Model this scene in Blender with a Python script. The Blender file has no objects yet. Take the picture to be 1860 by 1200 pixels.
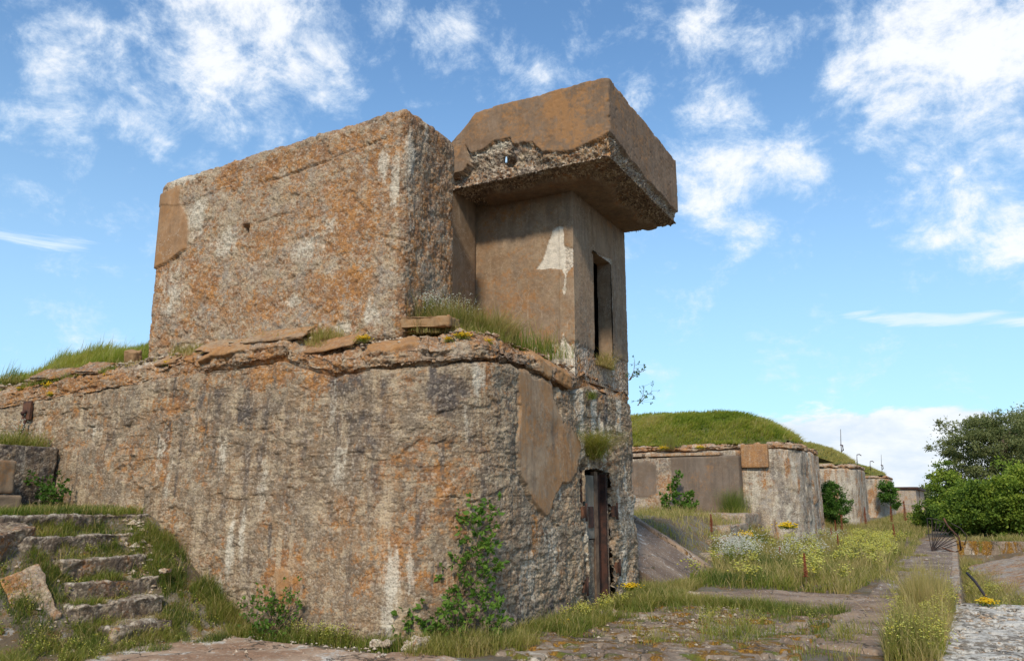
import bpy, math
import numpy as np
from math import radians as R
rng = np.random.default_rng(11)
S = bpy.context.scene
C = S.collection

# ------------------------------------------------------------------ camera
cam_d = bpy.data.cameras.new("camera"); cam = bpy.data.objects.new("camera", cam_d); C.objects.link(cam)
cam_d.sensor_width = 36.0; cam_d.lens = 36.0 * 1447.0 / 1860.0; cam_d.clip_end = 8000; cam_d.clip_start = 0.05
cam.location = (0, 0, 1.6); cam.rotation_euler = (R(90 + 11.98), 0, R(28.41)); S.camera = cam

# ------------------------------------------------------------------ sky and sun
SUN_AZ, SUN_EL = 163.0, 40.0     # azimuth clockwise from +Y
w = bpy.data.worlds.new("World"); S.world = w; w.use_nodes = True
nt = w.node_tree; nt.nodes.clear()

class G:
    """tiny node helper"""
    def __init__(s, t): s.t = t; s.n = t.nodes; s.l = t.links
    def put(s, node, i, v):
        if v is None: return
        if hasattr(v, 'is_output') or hasattr(v, 'links'): s.l.new(v, node.inputs[i])
        else: node.inputs[i].default_value = v
    def math(s, op, a, b=None, c=None, clamp=False):
        n = s.n.new('ShaderNodeMath'); n.operation = op; n.use_clamp = clamp
        s.put(n, 0, a); s.put(n, 1, b); s.put(n, 2, c); return n.outputs[0]
    def vmath(s, op, a, b=None, o=0):
        n = s.n.new('ShaderNodeVectorMath'); n.operation = op; s.put(n, 0, a); s.put(n, 1, b); return n.outputs[o]
    def noise(s, v, sc, det=4, rough=.55, dist=0, out=0):
        n = s.n.new('ShaderNodeTexNoise'); s.put(n, 'Vector', v); n.inputs['Scale'].default_value = sc
        n.inputs['Detail'].default_value = det; n.inputs['Roughness'].default_value = rough
        n.inputs['Distortion'].default_value = dist; return n.outputs[out]
    def vor(s, v, sc, feat='F1', out=0):
        n = s.n.new('ShaderNodeTexVoronoi'); n.feature = feat; s.put(n, 'Vector', v); n.inputs['Scale'].default_value = sc
        return n.outputs[out]
    def ss(s, x, lo, hi, a=0., b=1.):
        n = s.n.new('ShaderNodeMapRange'); n.interpolation_type = 'SMOOTHSTEP'
        s.put(n, 0, x); s.put(n, 1, lo); s.put(n, 2, hi); s.put(n, 3, a); s.put(n, 4, b); return n.outputs[0]
    def mix(s, f, a, b, mode='MIX'):
        n = s.n.new('ShaderNodeMix'); n.data_type = 'RGBA'; n.blend_type = mode
        s.put(n, 0, f); s.put(n, 6, a if not isinstance(a, tuple) else (*a, 1)[:4]); s.put(n, 7, b if not isinstance(b, tuple) else (*b, 1)[:4])
        return n.outputs[2]
    def sep(s, v):
        n = s.n.new('ShaderNodeSeparateXYZ'); s.put(n, 0, v); return n.outputs
    def comb(s, x, y, z):
        n = s.n.new('ShaderNodeCombineXYZ'); s.put(n, 0, x); s.put(n, 1, y); s.put(n, 2, z); return n.outputs[0]

g = G(nt)
tc = nt.nodes.new('ShaderNodeTexCoord').outputs['Generated']
sky = nt.nodes.new('ShaderNodeTexSky'); sky.sky_type = 'NISHITA'; sky.sun_disc = False
sky.sun_elevation = R(SUN_EL); sky.sun_rotation = R(SUN_AZ); sky.air_density = 1.0; sky.dust_density = 0.6; sky.ozone_density = 2.2
d = g.vmath('NORMALIZE', tc)
sx, sy, sz = g.sep(d)
# cloud banks: (azimuth deg, elevation deg, angular radius, strength)
BANKS = [(-59.4, 27.0, 0.064, 1), (-60.1, 24.3, 0.053, 0.7), (-56.1, 24.3, 0.054, 0.8), (-53.9, 23.0, 0.031, 0.6), (-62.9, 28.6, 0.045, 0.5), (-48.7, 31.1, 0.117, 1.3), (-44.1, 29.4, 0.07, 1.1), (-52.2, 31.7, 0.072, 1), (-42.4, 27.6, 0.039, 0.8), (-56.2, 28.5, 0.036, 0.5), (-33.7, 32.3, 0.048, 0.8), (-38.9, 33.7, 0.044, 0.7), (-27.1, 30.0, 0.053, 0.85), (-23.1, 32.3, 0.058, 0.8), (-18.8, 33.1, 0.064, 0.8), (-13.9, 32.3, 0.057, 0.8), (-8.8, 30.4, 0.047, 1), (-12.1, 25.9, 0.052, 1), (-12.8, 21.8, 0.079, 1.1), (-8.1, 22.4, 0.058, 0.9), (-11.6, 18.3, 0.046, 0.8), (2.8, 28.2, 0.133, 1.3), (-1.6, 25.7, 0.073, 0.9), (-0.5, 23.6, 0.042, 0.8), (-4.8, 26.1, 0.043, 0.5), (1.6, 18.4, 0.078, 1), (5.3, 15.7, 0.07, 1), (-2.1, 17.9, 0.05, 0.6), (4.4, 23.4, 0.035, 0.7), (6.3, 21.5, 0.046, 0.7), (-19.0, 28.2, 0.033, 0.7), (-20.2, 18.5, 0.054, 0.5), (-6.0, 16.6, 0.058, 0.4), (-61.3, 16.9, 0.053, 0.45), (-60.6, 15.6, 0.053, 0.4), (-62.4, 22.8, 0.04, 0.6), (-49.9, 23.1, 0.038, 0.5), (-57.9, 22.1, 0.048, 0.5), (-46.3, 26.3, 0.051, 0.5),
         (20, 25, .2, .9), (35, 30, .2, 1), (60, 20, .2, .8), (-85, 25, .2, .9), (-110, 35, .25, .9), (90, 40, .3, 1), (140, 30, .25, .8), (-150, 40, .3, .9), (-30, 50, .25, .9), (20, 60, .3, .9)]
cov = None
for az, el, r, st in BANKS:
    c = (math.sin(R(az)) * math.cos(R(el)), math.cos(R(az)) * math.cos(R(el)), math.sin(R(el)))
    dist = g.vmath('DISTANCE', d, c, 1)
    b = g.ss(dist, r * 1.55, r * 0.1, 0., st)
    cov = b if cov is None else g.math('SMOOTH_MAX', cov, b, .25)
zz = g.math('MAXIMUM', g.math('ADD', sz, .12), .05)
pl = g.comb(g.math('DIVIDE', sx, zz), g.math('DIVIDE', sy, zz), 0.)
n1 = g.noise(pl, 4.5, 9, .62, .3)
dst = g.vmath('MULTIPLY', d, (1., 1., 1.25)); n2 = g.noise(dst, 12, 11, .66, .35)
n3 = g.noise(dst, 32, 9, .74, .2)
nn = g.math('ADD', g.math('MULTIPLY', n1, .22), g.math('ADD', g.math('MULTIPLY', n2, .56), g.math('MULTIPLY', n3, .22)))
nn = g.math('ADD', g.math('MULTIPLY', g.math('SUBTRACT', nn, .5), 1.7), .5)
val = g.math('ADD', g.math('MULTIPLY', cov, .31), nn)
al = g.ss(val, .58, .95, 0., .96)
# thin streak low on the right, faint streaks low on the left
az = g.math('ARCTAN2', sx, sy); el = g.math('ARCSINE', sz)
st_v = g.comb(g.math('MULTIPLY', az, 4.), g.math('MULTIPLY', el, 40.), 0.)
ns = g.noise(st_v, 1.6, 7, .62, .4)
def band(azc, azw, elc, elw, slope=0.):
    e = g.math('SUBTRACT', el, g.math('ADD', R(elc), g.math('MULTIPLY', g.math('SUBTRACT', az, R(azc)), slope)))
    be = g.ss(g.math('ABSOLUTE', e), R(elw), 0., 0., 1.)
    ba = g.ss(g.math('ABSOLUTE', g.math('SUBTRACT', az, R(azc))), R(azw), R(azw * .55), 0., 1.)
    return g.math('MULTIPLY', be, ba)
s1 = g.math('ADD', band(3.5, 11, 10.9, 1.0, -.12), g.math('MULTIPLY', band(-62, 7, 16.2, 2.3, -.1), .62))
s1 = g.ss(g.math('ADD', g.math('MULTIPLY', s1, .42), ns), .72, .98, 0., .85)
# the cumulus bank standing on the horizon
nb = g.noise(g.comb(g.math('MULTIPLY', az, 6.), g.math('MULTIPLY', el, 16.), 0.), 1.3, 7, .6, .2)
top = g.math('ADD', R(3.6), g.math('MULTIPLY', g.ss(az, R(-30), R(-5), 0., 1.), R(2.2)))
hb = g.ss(g.math('SUBTRACT', g.math('ADD', top, g.math('MULTIPLY', g.math('SUBTRACT', nb, .5), R(6.))), el), R(-.25), R(.5), 0., .93)
alpha = g.math('MAXIMUM', g.math('MAXIMUM', al, s1), hb)
lowpale = g.ss(el, R(35), R(0), .08, .62)
skyc = g.mix(1., sky.outputs[0], (.78, 1.16, 1.42, 1), 'MULTIPLY')
skyc = g.mix(lowpale, skyc, (4.6, 6.8, 8.2, 1))
shade = g.ss(nb, .35, .62, 0., 1.)
cl_low = g.mix(shade, (5.6, 6.3, 7.2, 1), (7.7, 7.8, 8.0, 1))
cl_hi = g.mix(g.ss(al, .2, 1.), (6.2, 7.2, 8.3, 1), (7.6, 7.8, 8.1, 1))
clc = g.mix(g.ss(el, R(6), R(9)), cl_low, cl_hi)
out = g.mix(alpha, skyc, clc)
bg = nt.nodes.new('ShaderNodeBackground'); bg.inputs['Strength'].default_value = .1
nt.links.new(out, bg.inputs['Color'])
wo = nt.nodes.new('ShaderNodeOutputWorld'); nt.links.new(bg.outputs[0], wo.inputs[0])

sl = bpy.data.lights.new("sun", 'SUN'); sl.energy = 2.7; sl.angle = R(5); sl.color = (1, .885, .72)
so = bpy.data.objects.new("sun", sl); C.objects.link(so)
tw = np.array([math.sin(R(SUN_AZ)) * math.cos(R(SUN_EL)), math.cos(R(SUN_AZ)) * math.cos(R(SUN_EL)), math.sin(R(SUN_EL))])
from mathutils import Vector
so.rotation_euler = Vector(tw).to_track_quat('Z', 'Y').to_euler()
S.view_settings.view_transform = 'Standard'; S.view_settings.look = 'None'; S.view_settings.gamma = 1
S.view_settings.use_curve_mapping = False; S.view_settings.exposure = 0.42
S.render.engine = 'CYCLES'; S.cycles.max_bounces = 6; S.cycles.diffuse_bounces = 3; S.cycles.transparent_max_bounces = 8

# ------------------------------------------------------------------ numpy noise
_pr = np.random.RandomState(5); _p = _pr.permutation(256); PERM = np.concatenate([_p] * 3).astype(np.int32)
_gr = _pr.normal(size=(256, 3)); GR = (_gr / np.linalg.norm(_gr, axis=1)[:, None]).astype(np.float32) * 1.4
def pn(P, seed=0):
    P = np.asarray(P, dtype=np.float64) + seed * 17.37 + 311.3
    fl = np.floor(P); f = (P - fl).astype(np.float32); i = (fl.astype(np.int64) & 255).astype(np.int32)
    u = f * f * f * (f * (f * 6 - 15) + 10)
    res = 0
    for a in (0, 1):
        wa = u[:, 0] if a else 1 - u[:, 0]; pa = PERM[(i[:, 0] + a) & 255]
        for b in (0, 1):
            wb = wa * (u[:, 1] if b else 1 - u[:, 1]); pb = PERM[pa + ((i[:, 1] + b) & 255)]
            for c in (0, 1):
                wc = wb * (u[:, 2] if c else 1 - u[:, 2]); gr = GR[PERM[pb + ((i[:, 2] + c) & 255)]]
                res = res + wc * (gr[:, 0] * (f[:, 0] - a) + gr[:, 1] * (f[:, 1] - b) + gr[:, 2] * (f[:, 2] - c))
    return res
def fbm(P, o=4, s=0, lac=2.03, gn=.5):
    P = np.asarray(P, dtype=np.float64); r = 0; a = 1.; t = 0
    for k in range(o):
        r = r + a * pn(P, s + k); t += a; a *= gn; P = P * lac
    return r / t * 1.6
def ridge(P, o=3, s=0):
    r = 0; a = 1.; t = 0; P = np.asarray(P, dtype=np.float64)
    for k in range(o):
        r = r + a * (1 - 2 * np.abs(pn(P, s + k))); t += a; a *= .5; P = P * 2.1
    return r / t
def sst(x, lo, hi):
    t = np.clip((x - lo) / (hi - lo), 0, 1); return t * t * (3 - 2 * t)
def inpoly(x, y, poly):
    r = np.zeros(x.shape, bool); n = len(poly)
    for k in range(n):
        x0, y0 = poly[k]; x1, y1 = poly[(k + 1) % n]
        if y0 == y1: continue
        c = ((y0 > y) != (y1 > y)) & (x < (x1 - x0) * (y - y0) / (y1 - y0) + x0); r ^= c
    return r
def polydist(x, y, poly):
    """signed distance, positive inside"""
    d = np.full(x.shape, 1e9); n = len(poly)
    for k in range(n):
        ax, ay = poly[k]; bx, by = poly[(k + 1) % n]; ex, ey = bx - ax, by - ay
        t = np.clip(((x - ax) * ex + (y - ay) * ey) / (ex * ex + ey * ey), 0, 1)
        d = np.minimum(d, np.hypot(x - ax - t * ex, y - ay - t * ey))
    return np.where(inpoly(x, y, poly), d, -d)
def segdist(x, y, pts):
    d = np.full(x.shape, 1e9)
    for k in range(len(pts) - 1):
        ax, ay = pts[k]; bx, by = pts[k + 1]; ex, ey = bx - ax, by - ay
        t = np.clip(((x - ax) * ex + (y - ay) * ey) / (ex * ex + ey * ey), 0, 1)
        d = np.minimum(d, np.hypot(x - ax - t * ex, y - ay - t * ey))
    return d

# ------------------------------------------------------------------ mesh helpers
def mesh(name, V, Q=None, T=None, mat=None, parent=None, col=None, smooth=True, mi=None, base=None):
    V = np.asarray(V, dtype=np.float32)
    if parent is not None: V = V - np.array(parent.location, dtype=np.float32) - (np.array(parent.parent.location, dtype=np.float32) if parent.parent else 0)
    elif base is not None: V = V - np.array(base, dtype=np.float32)
    Q = np.zeros((0, 4), np.int32) if Q is None else np.asarray(Q, np.int32).reshape(-1, 4)
    T = np.zeros((0, 3), np.int32) if T is None else np.asarray(T, np.int32).reshape(-1, 3)
    me = bpy.data.meshes.new(name); me.vertices.add(len(V)); me.vertices.foreach_set('co', V.ravel())
    li = np.concatenate([Q.ravel(), T.ravel()]); me.loops.add(len(li)); me.loops.foreach_set('vertex_index', li)
    nq, ntt = len(Q), len(T); me.polygons.add(nq + ntt)
    ls = np.concatenate([np.arange(nq) * 4, nq * 4 + np.arange(ntt) * 3]).astype(np.int32)
    me.polygons.foreach_set('loop_start', ls)
    me.polygons.foreach_set('use_smooth', np.full(nq + ntt, smooth))
    if mi is not None: me.polygons.foreach_set('material_index', np.asarray(mi, np.int32))
    if col is not None:
        a = me.color_attributes.new('mk', 'FLOAT_COLOR', 'POINT')
        c = np.zeros((len(V), 4), np.float32); col = np.asarray(col, np.float32); c[:, :col.shape[1]] = col
        a.data.foreach_set('color', c.ravel())
    me.update(calc_edges=True)
    for m in (mat if isinstance(mat, (list, tuple)) else [mat]):
        if m: me.materials.append(m)
    o = bpy.data.objects.new(name, me); C.objects.link(o)
    if parent is not None: o.parent = parent
    elif base is not None: o.location = base
    return o
def tag(o, label=None, cat=None, group=None, kind=None):
    if label: o['label'] = label
    if cat: o['category'] = cat
    if group: o['group'] = group
    if kind: o['kind'] = kind
    return o
def thing(name, loc, label, cat, group=None):
    o = bpy.data.objects.new(name, None); C.objects.link(o); o.location = loc; o.empty_display_size = .2
    return tag(o, label, cat, group)
def grid_faces(ns, nt_, wrap=False):
    a = np.arange(ns - (0 if wrap else 1))[:, None]; b = np.arange(nt_ - 1)[None, :]
    a1 = (a + 1) % ns
    q = np.stack([a * nt_ + b, a1 * nt_ + b, a1 * nt_ + b + 1, a * nt_ + b + 1], -1)
    return q.reshape(-1, 4)
class Acc:
    def __init__(s): s.V = []; s.Q = []; s.T = []; s.c = []; s.mq = []; s.mt = []; s.n = 0
    def add(s, V, Q=None, T=None, c=None, m=0):
        V = np.asarray(V, float).reshape(-1, 3)
        if Q is not None and len(Q): s.Q.append(np.asarray(Q).reshape(-1, 4) + s.n); s.mq.append(np.full(len(s.Q[-1]), m))
        if T is not None and len(T): s.T.append(np.asarray(T).reshape(-1, 3) + s.n); s.mt.append(np.full(len(s.T[-1]), m))
        cc = np.zeros((len(V), 4)) if c is None else np.broadcast_to(np.asarray(c, float), (len(V), 4)) if np.ndim(c) == 1 else c
        s.c.append(cc); s.V.append(V); s.n += len(V)
    def build(s, name, mat, parent=None, base=None, smooth=False):
        V = np.concatenate(s.V); Q = np.concatenate(s.Q) if s.Q else None; T = np.concatenate(s.T) if s.T else None
        mi = np.concatenate((s.mq if s.Q else []) + (s.mt if s.T else []))
        return mesh(name, V, Q, T, mat, parent, np.concatenate(s.c), smooth, mi, base)
def tube(pts, rad, n=6):
    pts = np.asarray(pts, float); rad = np.broadcast_to(np.asarray(rad, float), (len(pts),))
    tan = np.gradient(pts, axis=0); tan /= np.linalg.norm(tan, axis=1)[:, None] + 1e-9
    up = np.array([0.13, .21, 1.]) if abs(tan[0][2]) < .9 else np.array([1., .1, .05])
    a = np.cross(tan, up); a /= np.linalg.norm(a, axis=1)[:, None]; b = np.cross(tan, a)
    th = np.arange(n) / n * 2 * np.pi
    V = pts[:, None] + rad[:, None, None] * (np.cos(th)[None, :, None] * a[:, None] + np.sin(th)[None, :, None] * b[:, None])
    V = V.reshape(-1, 3); m = len(pts)
    i = np.arange(m - 1)[:, None]; j = np.arange(n)[None]
    Q = np.stack([i * n + j, i * n + (j + 1) % n, (i + 1) * n + (j + 1) % n, (i + 1) * n + j], -1).reshape(-1, 4)
    T = [[0, k + 1, k] for k in range(1, n - 1)] + [[(m - 1) * n, (m - 1) * n + k, (m - 1) * n + k + 1] for k in range(1, n - 1)]
    return V, Q, np.array(T)
def rbox(lo, hi, r, res, disp=None, deform=None, skip=()):
    """rounded box of displaced grids; disp(P, N) -> offset along normal, (N,4) marks"""
    lo = np.array(lo, float); hi = np.array(hi, float); Vs = []; Qs = []; n0 = 0; Ns = []
    for ax in range(3):
        u, v = [(1, 2), (2, 0), (0, 1)][ax]
        for sd in (0, 1):
            if (ax, sd) in skip: continue
            nu = max(2, int((hi[u] - lo[u]) / res) + 1); nv = max(2, int((hi[v] - lo[v]) / res) + 1)
            A, B = np.meshgrid(np.linspace(lo[u], hi[u], nu), np.linspace(lo[v], hi[v], nv), indexing='ij')
            P = np.zeros((nu * nv, 3)); P[:, u] = A.ravel(); P[:, v] = B.ravel(); P[:, ax] = hi[ax] if sd else lo[ax]
            q = np.clip(P, lo + r, hi - r); N = P - q; N /= np.linalg.norm(N, axis=1)[:, None] + 1e-9; P = q + N * r
            f = grid_faces(nu, nv)
            if sd == 0: f = f[:, ::-1]
            Vs.append(P); Ns.append(N); Qs.append(f + n0); n0 += len(P)
    P = np.concatenate(Vs); N = np.concatenate(Ns); Q = np.concatenate(Qs); mk = np.zeros((len(P), 4))
    if disp is not None:
        dd, mk = disp(P, N); P = P + N * dd[:, None]
    if deform is not None: P = deform(P)
    return P, Q, mk

# ------------------------------------------------------------------ materials
def newmat(name):
    m = bpy.data.materials.new(name); m.use_nodes = True; t = m.node_tree; t.nodes.clear()
    bs = t.nodes.new('ShaderNodeBsdfPrincipled'); o = t.nodes.new('ShaderNodeOutputMaterial'); t.links.new(bs.outputs[0], o.inputs[0])
    bs.inputs['Specular IOR Level'].default_value = .25; bs.inputs['Roughness'].default_value = .9
    return m, G(t), bs
def bump(g, bs, h, strength=.5, dist=.02):
    b = g.n.new('ShaderNodeBump'); g.put(b, 'Height', h); g.put(b, 'Strength', strength); b.inputs['Distance'].default_value = dist
    g.l.new(b.outputs[0], bs.inputs['Normal'])
def attr(g):
    a = g.n.new('ShaderNodeAttribute'); a.attribute_name = 'mk'
    s = g.n.new('ShaderNodeSeparateColor'); g.l.new(a.outputs['Color'], s.inputs[0])
    return s.outputs[0], s.outputs[1], s.outputs[2], a.outputs['Alpha']

def concrete(name, brown=(.30, .19, .11), grey=(.25, .205, .165), orange=.5, white=.35, dark=.35, streak=(5, 5, .9), speck=.45,
             plaster=(.33, .245, .16), rough=1.0, ocol=(.40, .175, .045), wcol=(.56, .50, .395), pale=(.43, .335, .22), crack=.6, pk=.5, vst=.3):
    """marks: R plaster, G white deposit, B rust/lichen, A grime and painted shade"""
    m, g, bs = newmat(name)
    P = g.n.new('ShaderNodeNewGeometry').outputs['Position']
    aP, aW, aO, aD = attr(g)
    big = g.noise(P, .6, 5, .6); med = g.noise(P, 2.6, 9, .70, .3); fine = g.noise(P, 17, 6, .68)
    grain = g.noise(P, 75, 4, .7)
    stv = g.vmath('MULTIPLY', P, streak); strk = g.noise(stv, 1., 7, .62, .25)
    stv2 = g.vmath('MULTIPLY', P, (streak[0] * 2.6, streak[1] * 2.6, streak[2] * 2.)); strk2 = g.noise(stv2, 1., 6, .66, .2)
    notp = g.math('SUBTRACT', 1., aP, clamp=True)
    c = g.mix(g.ss(g.math('ADD', g.math('MULTIPLY', med, .6), g.math('MULTIPLY', strk2, .4)), .42, .57), grey, brown)
    # crisp-edged paler mortar where the skin has come off
    pn_ = g.noise(g.vmath('MULTIPLY', P, (1, 1, 1.5)), 4.2, 10, .74, .3)
    c = g.mix(g.math('MULTIPLY', g.ss(pn_, .535 - .05 * pk, .575 - .05 * pk, 0., .8), g.ss(med, .3, .6, .5, 1.)), c, pale)
    # lichen / rust orange, finely broken up
    o1 = g.noise(P, 10.5, 9, .80, .2); o2 = g.noise(P, 2.0, 5, .6, .4)
    on = g.math('ADD', g.math('MULTIPLY', big, .22), g.math('ADD', g.math('MULTIPLY', o2, .30), g.math('MULTIPLY', o1, .48)))
    on = g.math('ADD', on, g.math('MULTIPLY', aO, .16))
    of = g.ss(on, .555 - .09 * orange, .61 - .06 * orange, 0., .88)
    oc = g.mix(g.ss(g.noise(P, 4, 6, .7), .42, .62), ocol, (ocol[0] * .70, ocol[1] * .72, ocol[2] * 1.1))
    c = g.mix(of, c, oc)
    # long vertical run-off
    va_ = g.noise(g.vmath('MULTIPLY', P, (8, 8, .55)), 1., 5, .6, .15); vg = g.ss(g.noise(P, 1.3, 4, .6), .35, .6)
    c = g.mix(g.math('MULTIPLY', g.math('MULTIPLY', g.ss(va_, .53, .66), vg), vst), c, (pale[0] * 1.05, pale[1] * 1.02, pale[2]))
    c = g.mix(g.math('MULTIPLY', g.math('MULTIPLY', g.ss(va_, .46, .35), g.ss(med, .4, .55)), vst), c, (.12, .092, .07))
    # dark grime runs; aD also brings in painted shade
    dk = g.math('ADD', g.math('MULTIPLY', strk, .5), g.math('MULTIPLY', med, .5))
    c = g.mix(g.math('MULTIPLY', g.ss(g.math('ADD', dk, g.math('MULTIPLY', aD, .22)), .52, .66), dark, clamp=True), c, (.105, .085, .072))
    # blotches a hand or two across, brown black and bleached
    bl = g.noise(g.vmath('MULTIPLY', P, (1, 1, 1.4)), 3.1, 7, .62, .5)
    c = g.mix(g.ss(bl, .55, .64, 0., .6 * dark), c, (.12, .088, .062))
    c = g.mix(g.ss(bl, .44, .34, 0., .5 * dark), c, (pale[0] * .95, pale[1] * .92, pale[2] * .9))
    # white lime streaks
    wn = g.math('ADD', g.math('MULTIPLY', strk2, .5), g.math('ADD', g.math('MULTIPLY', strk, .2), g.math('MULTIPLY', fine, .30)))
    wn = g.math('ADD', wn, g.math('MULTIPLY', aW, .25))
    wf = g.ss(wn, .62 - .09 * white, .76 - .07 * white, 0., .80)
    wf = g.math('MAXIMUM', wf, g.ss(aW, 1.05, 1.2))
    c = g.mix(wf, c, wcol)
    # aggregate speckle
    va = g.vor(P, 34, 'F1', 1); vs = g.sep(va)[0]; vd = g.vor(P, 34, 'F1', 0); vb = g.sep(g.vor(P, 62, 'F1', 1))[1]
    sk = g.math('MULTIPLY', notp, g.math('SUBTRACT', 1., g.ss(aW, 1.05, 1.2)))
    c = g.mix(g.math('MULTIPLY', g.math('MULTIPLY', g.ss(vs, .80, .84), sk), speck), c, (.50, .41, .31))
    c = g.mix(g.math('MULTIPLY', g.math('MULTIPLY', g.ss(vb, .20, .15), sk), speck), c, (.07, .052, .042))
    sp = g.math('ADD', 1., g.math('ADD', g.math('MULTIPLY', g.math('SUBTRACT', grain, .5), .75), g.math('MULTIPLY', g.math('SUBTRACT', fine, .5), 1.1)))
    c = g.mix(1., c, g.comb(sp, sp, sp), 'MULTIPLY')
    # smooth render (plaster)
    pc = g.mix(g.ss(g.noise(P, 1.6, 8, .66, .6), .38, .62), plaster, (plaster[0] * .78, plaster[1] * .70, plaster[2] * .62))
    pc = g.mix(g.ss(big, .45, .6, 0., .5), pc, (plaster[0] * .80, plaster[1] * .82, plaster[2] * .86))
    pc = g.mix(g.ss(g.noise(P, 6, 9, .78, .4), .54, .66, 0., .5), pc, (plaster[0] * 1.25, plaster[1] * 1.25, plaster[2] * 1.2))
    pc = g.mix(g.ss(strk2, .55, .70, 0., .42), pc, (plaster[0] * 1.35, plaster[1] * 1.45, plaster[2] * 1.6))
    pc = g.mix(g.math('MULTIPLY', g.ss(va_, .50, .36), vst * .5), pc, (plaster[0] * .45, plaster[1] * .45, plaster[2] * .48))
    pc = g.mix(g.ss(g.noise(P, 9, 8, .75), .56, .64, 0., .45), pc, (plaster[0] * .5, plaster[1] * .5, plaster[2] * .5))
    pc = g.mix(g.ss(g.math('ADD', strk, g.math('MULTIPLY', aD, .3)), .55, .76, 0., .5), pc, (.12, .09, .065))
    pc = g.mix(g.math('MULTIPLY', g.ss(on, .52, .62), .6), pc, (.36, .17, .055))
    crk = g.vor(g.vmath('ADD', P, g.vmath('MULTIPLY', g.noise(P, 5, 5, .7, 0, 1), (.45, .45, .45))), 4.6, 'DISTANCE_TO_EDGE')
    crk2 = g.math('MULTIPLY', g.ss(crk, .022, .004), g.ss(g.noise(P, 1.6, 4), .46, .56))
    pc = g.mix(g.ss(g.noise(P, 3.3, 8, .7, .5), .53, .62, 0., .35), pc, (plaster[0] * .62, plaster[1] * .60, plaster[2] * .58))
    pc = g.mix(g.math('MULTIPLY', crk2, crack), pc, (.46, .38, .29))
    gp = g.math('ADD', .62, g.math('MULTIPLY', g.math('ADD', grain, fine), .38)); pc = g.mix(1., pc, g.comb(gp, gp, gp), 'MULTIPLY')
    pw = g.math('MULTIPLY', aP, g.math('SUBTRACT', 1., g.ss(aW, 1., 1.1)), clamp=True)
    c = g.mix(pw, c, pc)
    g.l.new(c, bs.inputs['Base Color'])
    h = g.math('ADD', g.math('MULTIPLY', fine, .55), g.math('MULTIPLY', grain, .30))
    h = g.math('ADD', h, g.math('MULTIPLY', pn_, .45))
    h = g.math('ADD', h, g.math('MULTIPLY', g.math('SUBTRACT', .5, vd), g.math('MULTIPLY', sk, .35)))
    hp = g.math('ADD', g.math('MULTIPLY', fine, .12), g.math('MULTIPLY', grain, .10))
    hh = g.n.new('ShaderNodeMix'); g.put(hh, 0, pw); g.put(hh, 2, h); g.put(hh, 3, hp)
    bump(g, bs, hh.outputs[0], 1.0 * rough, .026)
    bs.inputs['Roughness'].default_value = .95
    return m
M = {}
M['wall'] = concrete('weathered_wall_concrete', brown=(.275, .178, .10), grey=(.22, .168, .115), plaster=(.37, .265, .17), crack=.45, vst=.95, orange=.36, speck=.34, pk=.5, white=.56, dark=1.0, streak=(4.5, 4.5, 1.1))
M['block'] = concrete('lichened_block_concrete', plaster=(.34, .205, .11), crack=.8, brown=(.34, .215, .125), grey=(.30, .245, .19), orange=.80, white=.46, dark=.35, streak=(4, 4, 2.2), speck=.42, pk=1.15)
M['tower'] = concrete('rendered_tower_concrete', orange=.2, white=.5, dark=.35, plaster=(.29, .203, .13), pk=.8, wcol=(.62, .55, .45))
M['slab'] = concrete('overhang_concrete', brown=(.27, .18, .11), grey=(.24, .19, .15), orange=.45, white=.45, dark=.5, speck=.9, plaster=(.225, .152, .098), crack=0., vst=.6, pk=.6)
M['cornice'] = concrete('cornice_concrete', brown=(.33, .215, .13), grey=(.30, .235, .175), orange=.62, white=.34, dark=.5, plaster=(.36, .225, .115), crack=.1)
M['steps'] = concrete('stair_concrete', brown=(.22, .15, .095), grey=(.17, .13, .095), orange=.05, white=.45, dark=.8, pk=.3)
M['far'] = concrete('far_wall_concrete', brown=(.34, .26, .185), grey=(.34, .30, .255), orange=.40, white=.62, dark=.5, streak=(2.2, 2.2, .8), plaster=(.215, .165, .125), crack=.15, vst=.75)
M['farcornice'] = concrete('far_cornice_concrete', brown=(.44, .31, .20), grey=(.40, .32, .25), orange=.5, white=.5, dark=.3)
M['ground'] = None

def simple(name, c1, c2, sc=6, rough=.9, metal=0., bmp=.4, lo=.4, hi=.6, spec=.3):
    m, g, bs = newmat(name)
    P = g.n.new('ShaderNodeNewGeometry').outputs['Position']
    n = g.noise(P, sc, 7, .65, .3); f = g.noise(P, sc * 8, 4, .7)
    c = g.mix(g.ss(n, lo, hi), c1, c2); s_ = g.math('ADD', .75, g.math('MULTIPLY', f, .5)); c = g.mix(1., c, g.comb(s_, s_, s_), 'MULTIPLY')
    g.l.new(c, bs.inputs['Base Color']); bs.inputs['Roughness'].default_value = rough; bs.inputs['Metallic'].default_value = metal
    bs.inputs['Specular IOR Level'].default_value = spec
    bump(g, bs, g.math('ADD', n, g.math('MULTIPLY', f, .4)), bmp, .01)
    return m
M['rust'] = simple('rusted_iron', (.055, .03, .022), (.13, .055, .028), 9, .75)
M['rustdark'] = simple('dark_rusted_iron', (.03, .018, .015), (.07, .03, .02), 7, .8)
M['wood'] = simple('weathered_timber', (.10, .06, .038), (.19, .125, .08), 5, .9)
M['greypaint'] = simple('grey_painted_metal', (.14, .12, .09), (.22, .19, .15), 4, .8)
M['dark'] = simple('dark_interior', (.02, .017, .015), (.035, .03, .025), 3)  # near-black colour puts the shade of unlit rooms into their walls
M['bark'] = simple('bark', (.075, .055, .04), (.16, .125, .095), 12)
M['twig'] = simple('twig', (.10, .065, .04), (.17, .12, .07), 12)
M['blue'] = simple('pale_blue', (.35, .55, .75), (.45, .65, .85), 4)
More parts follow.
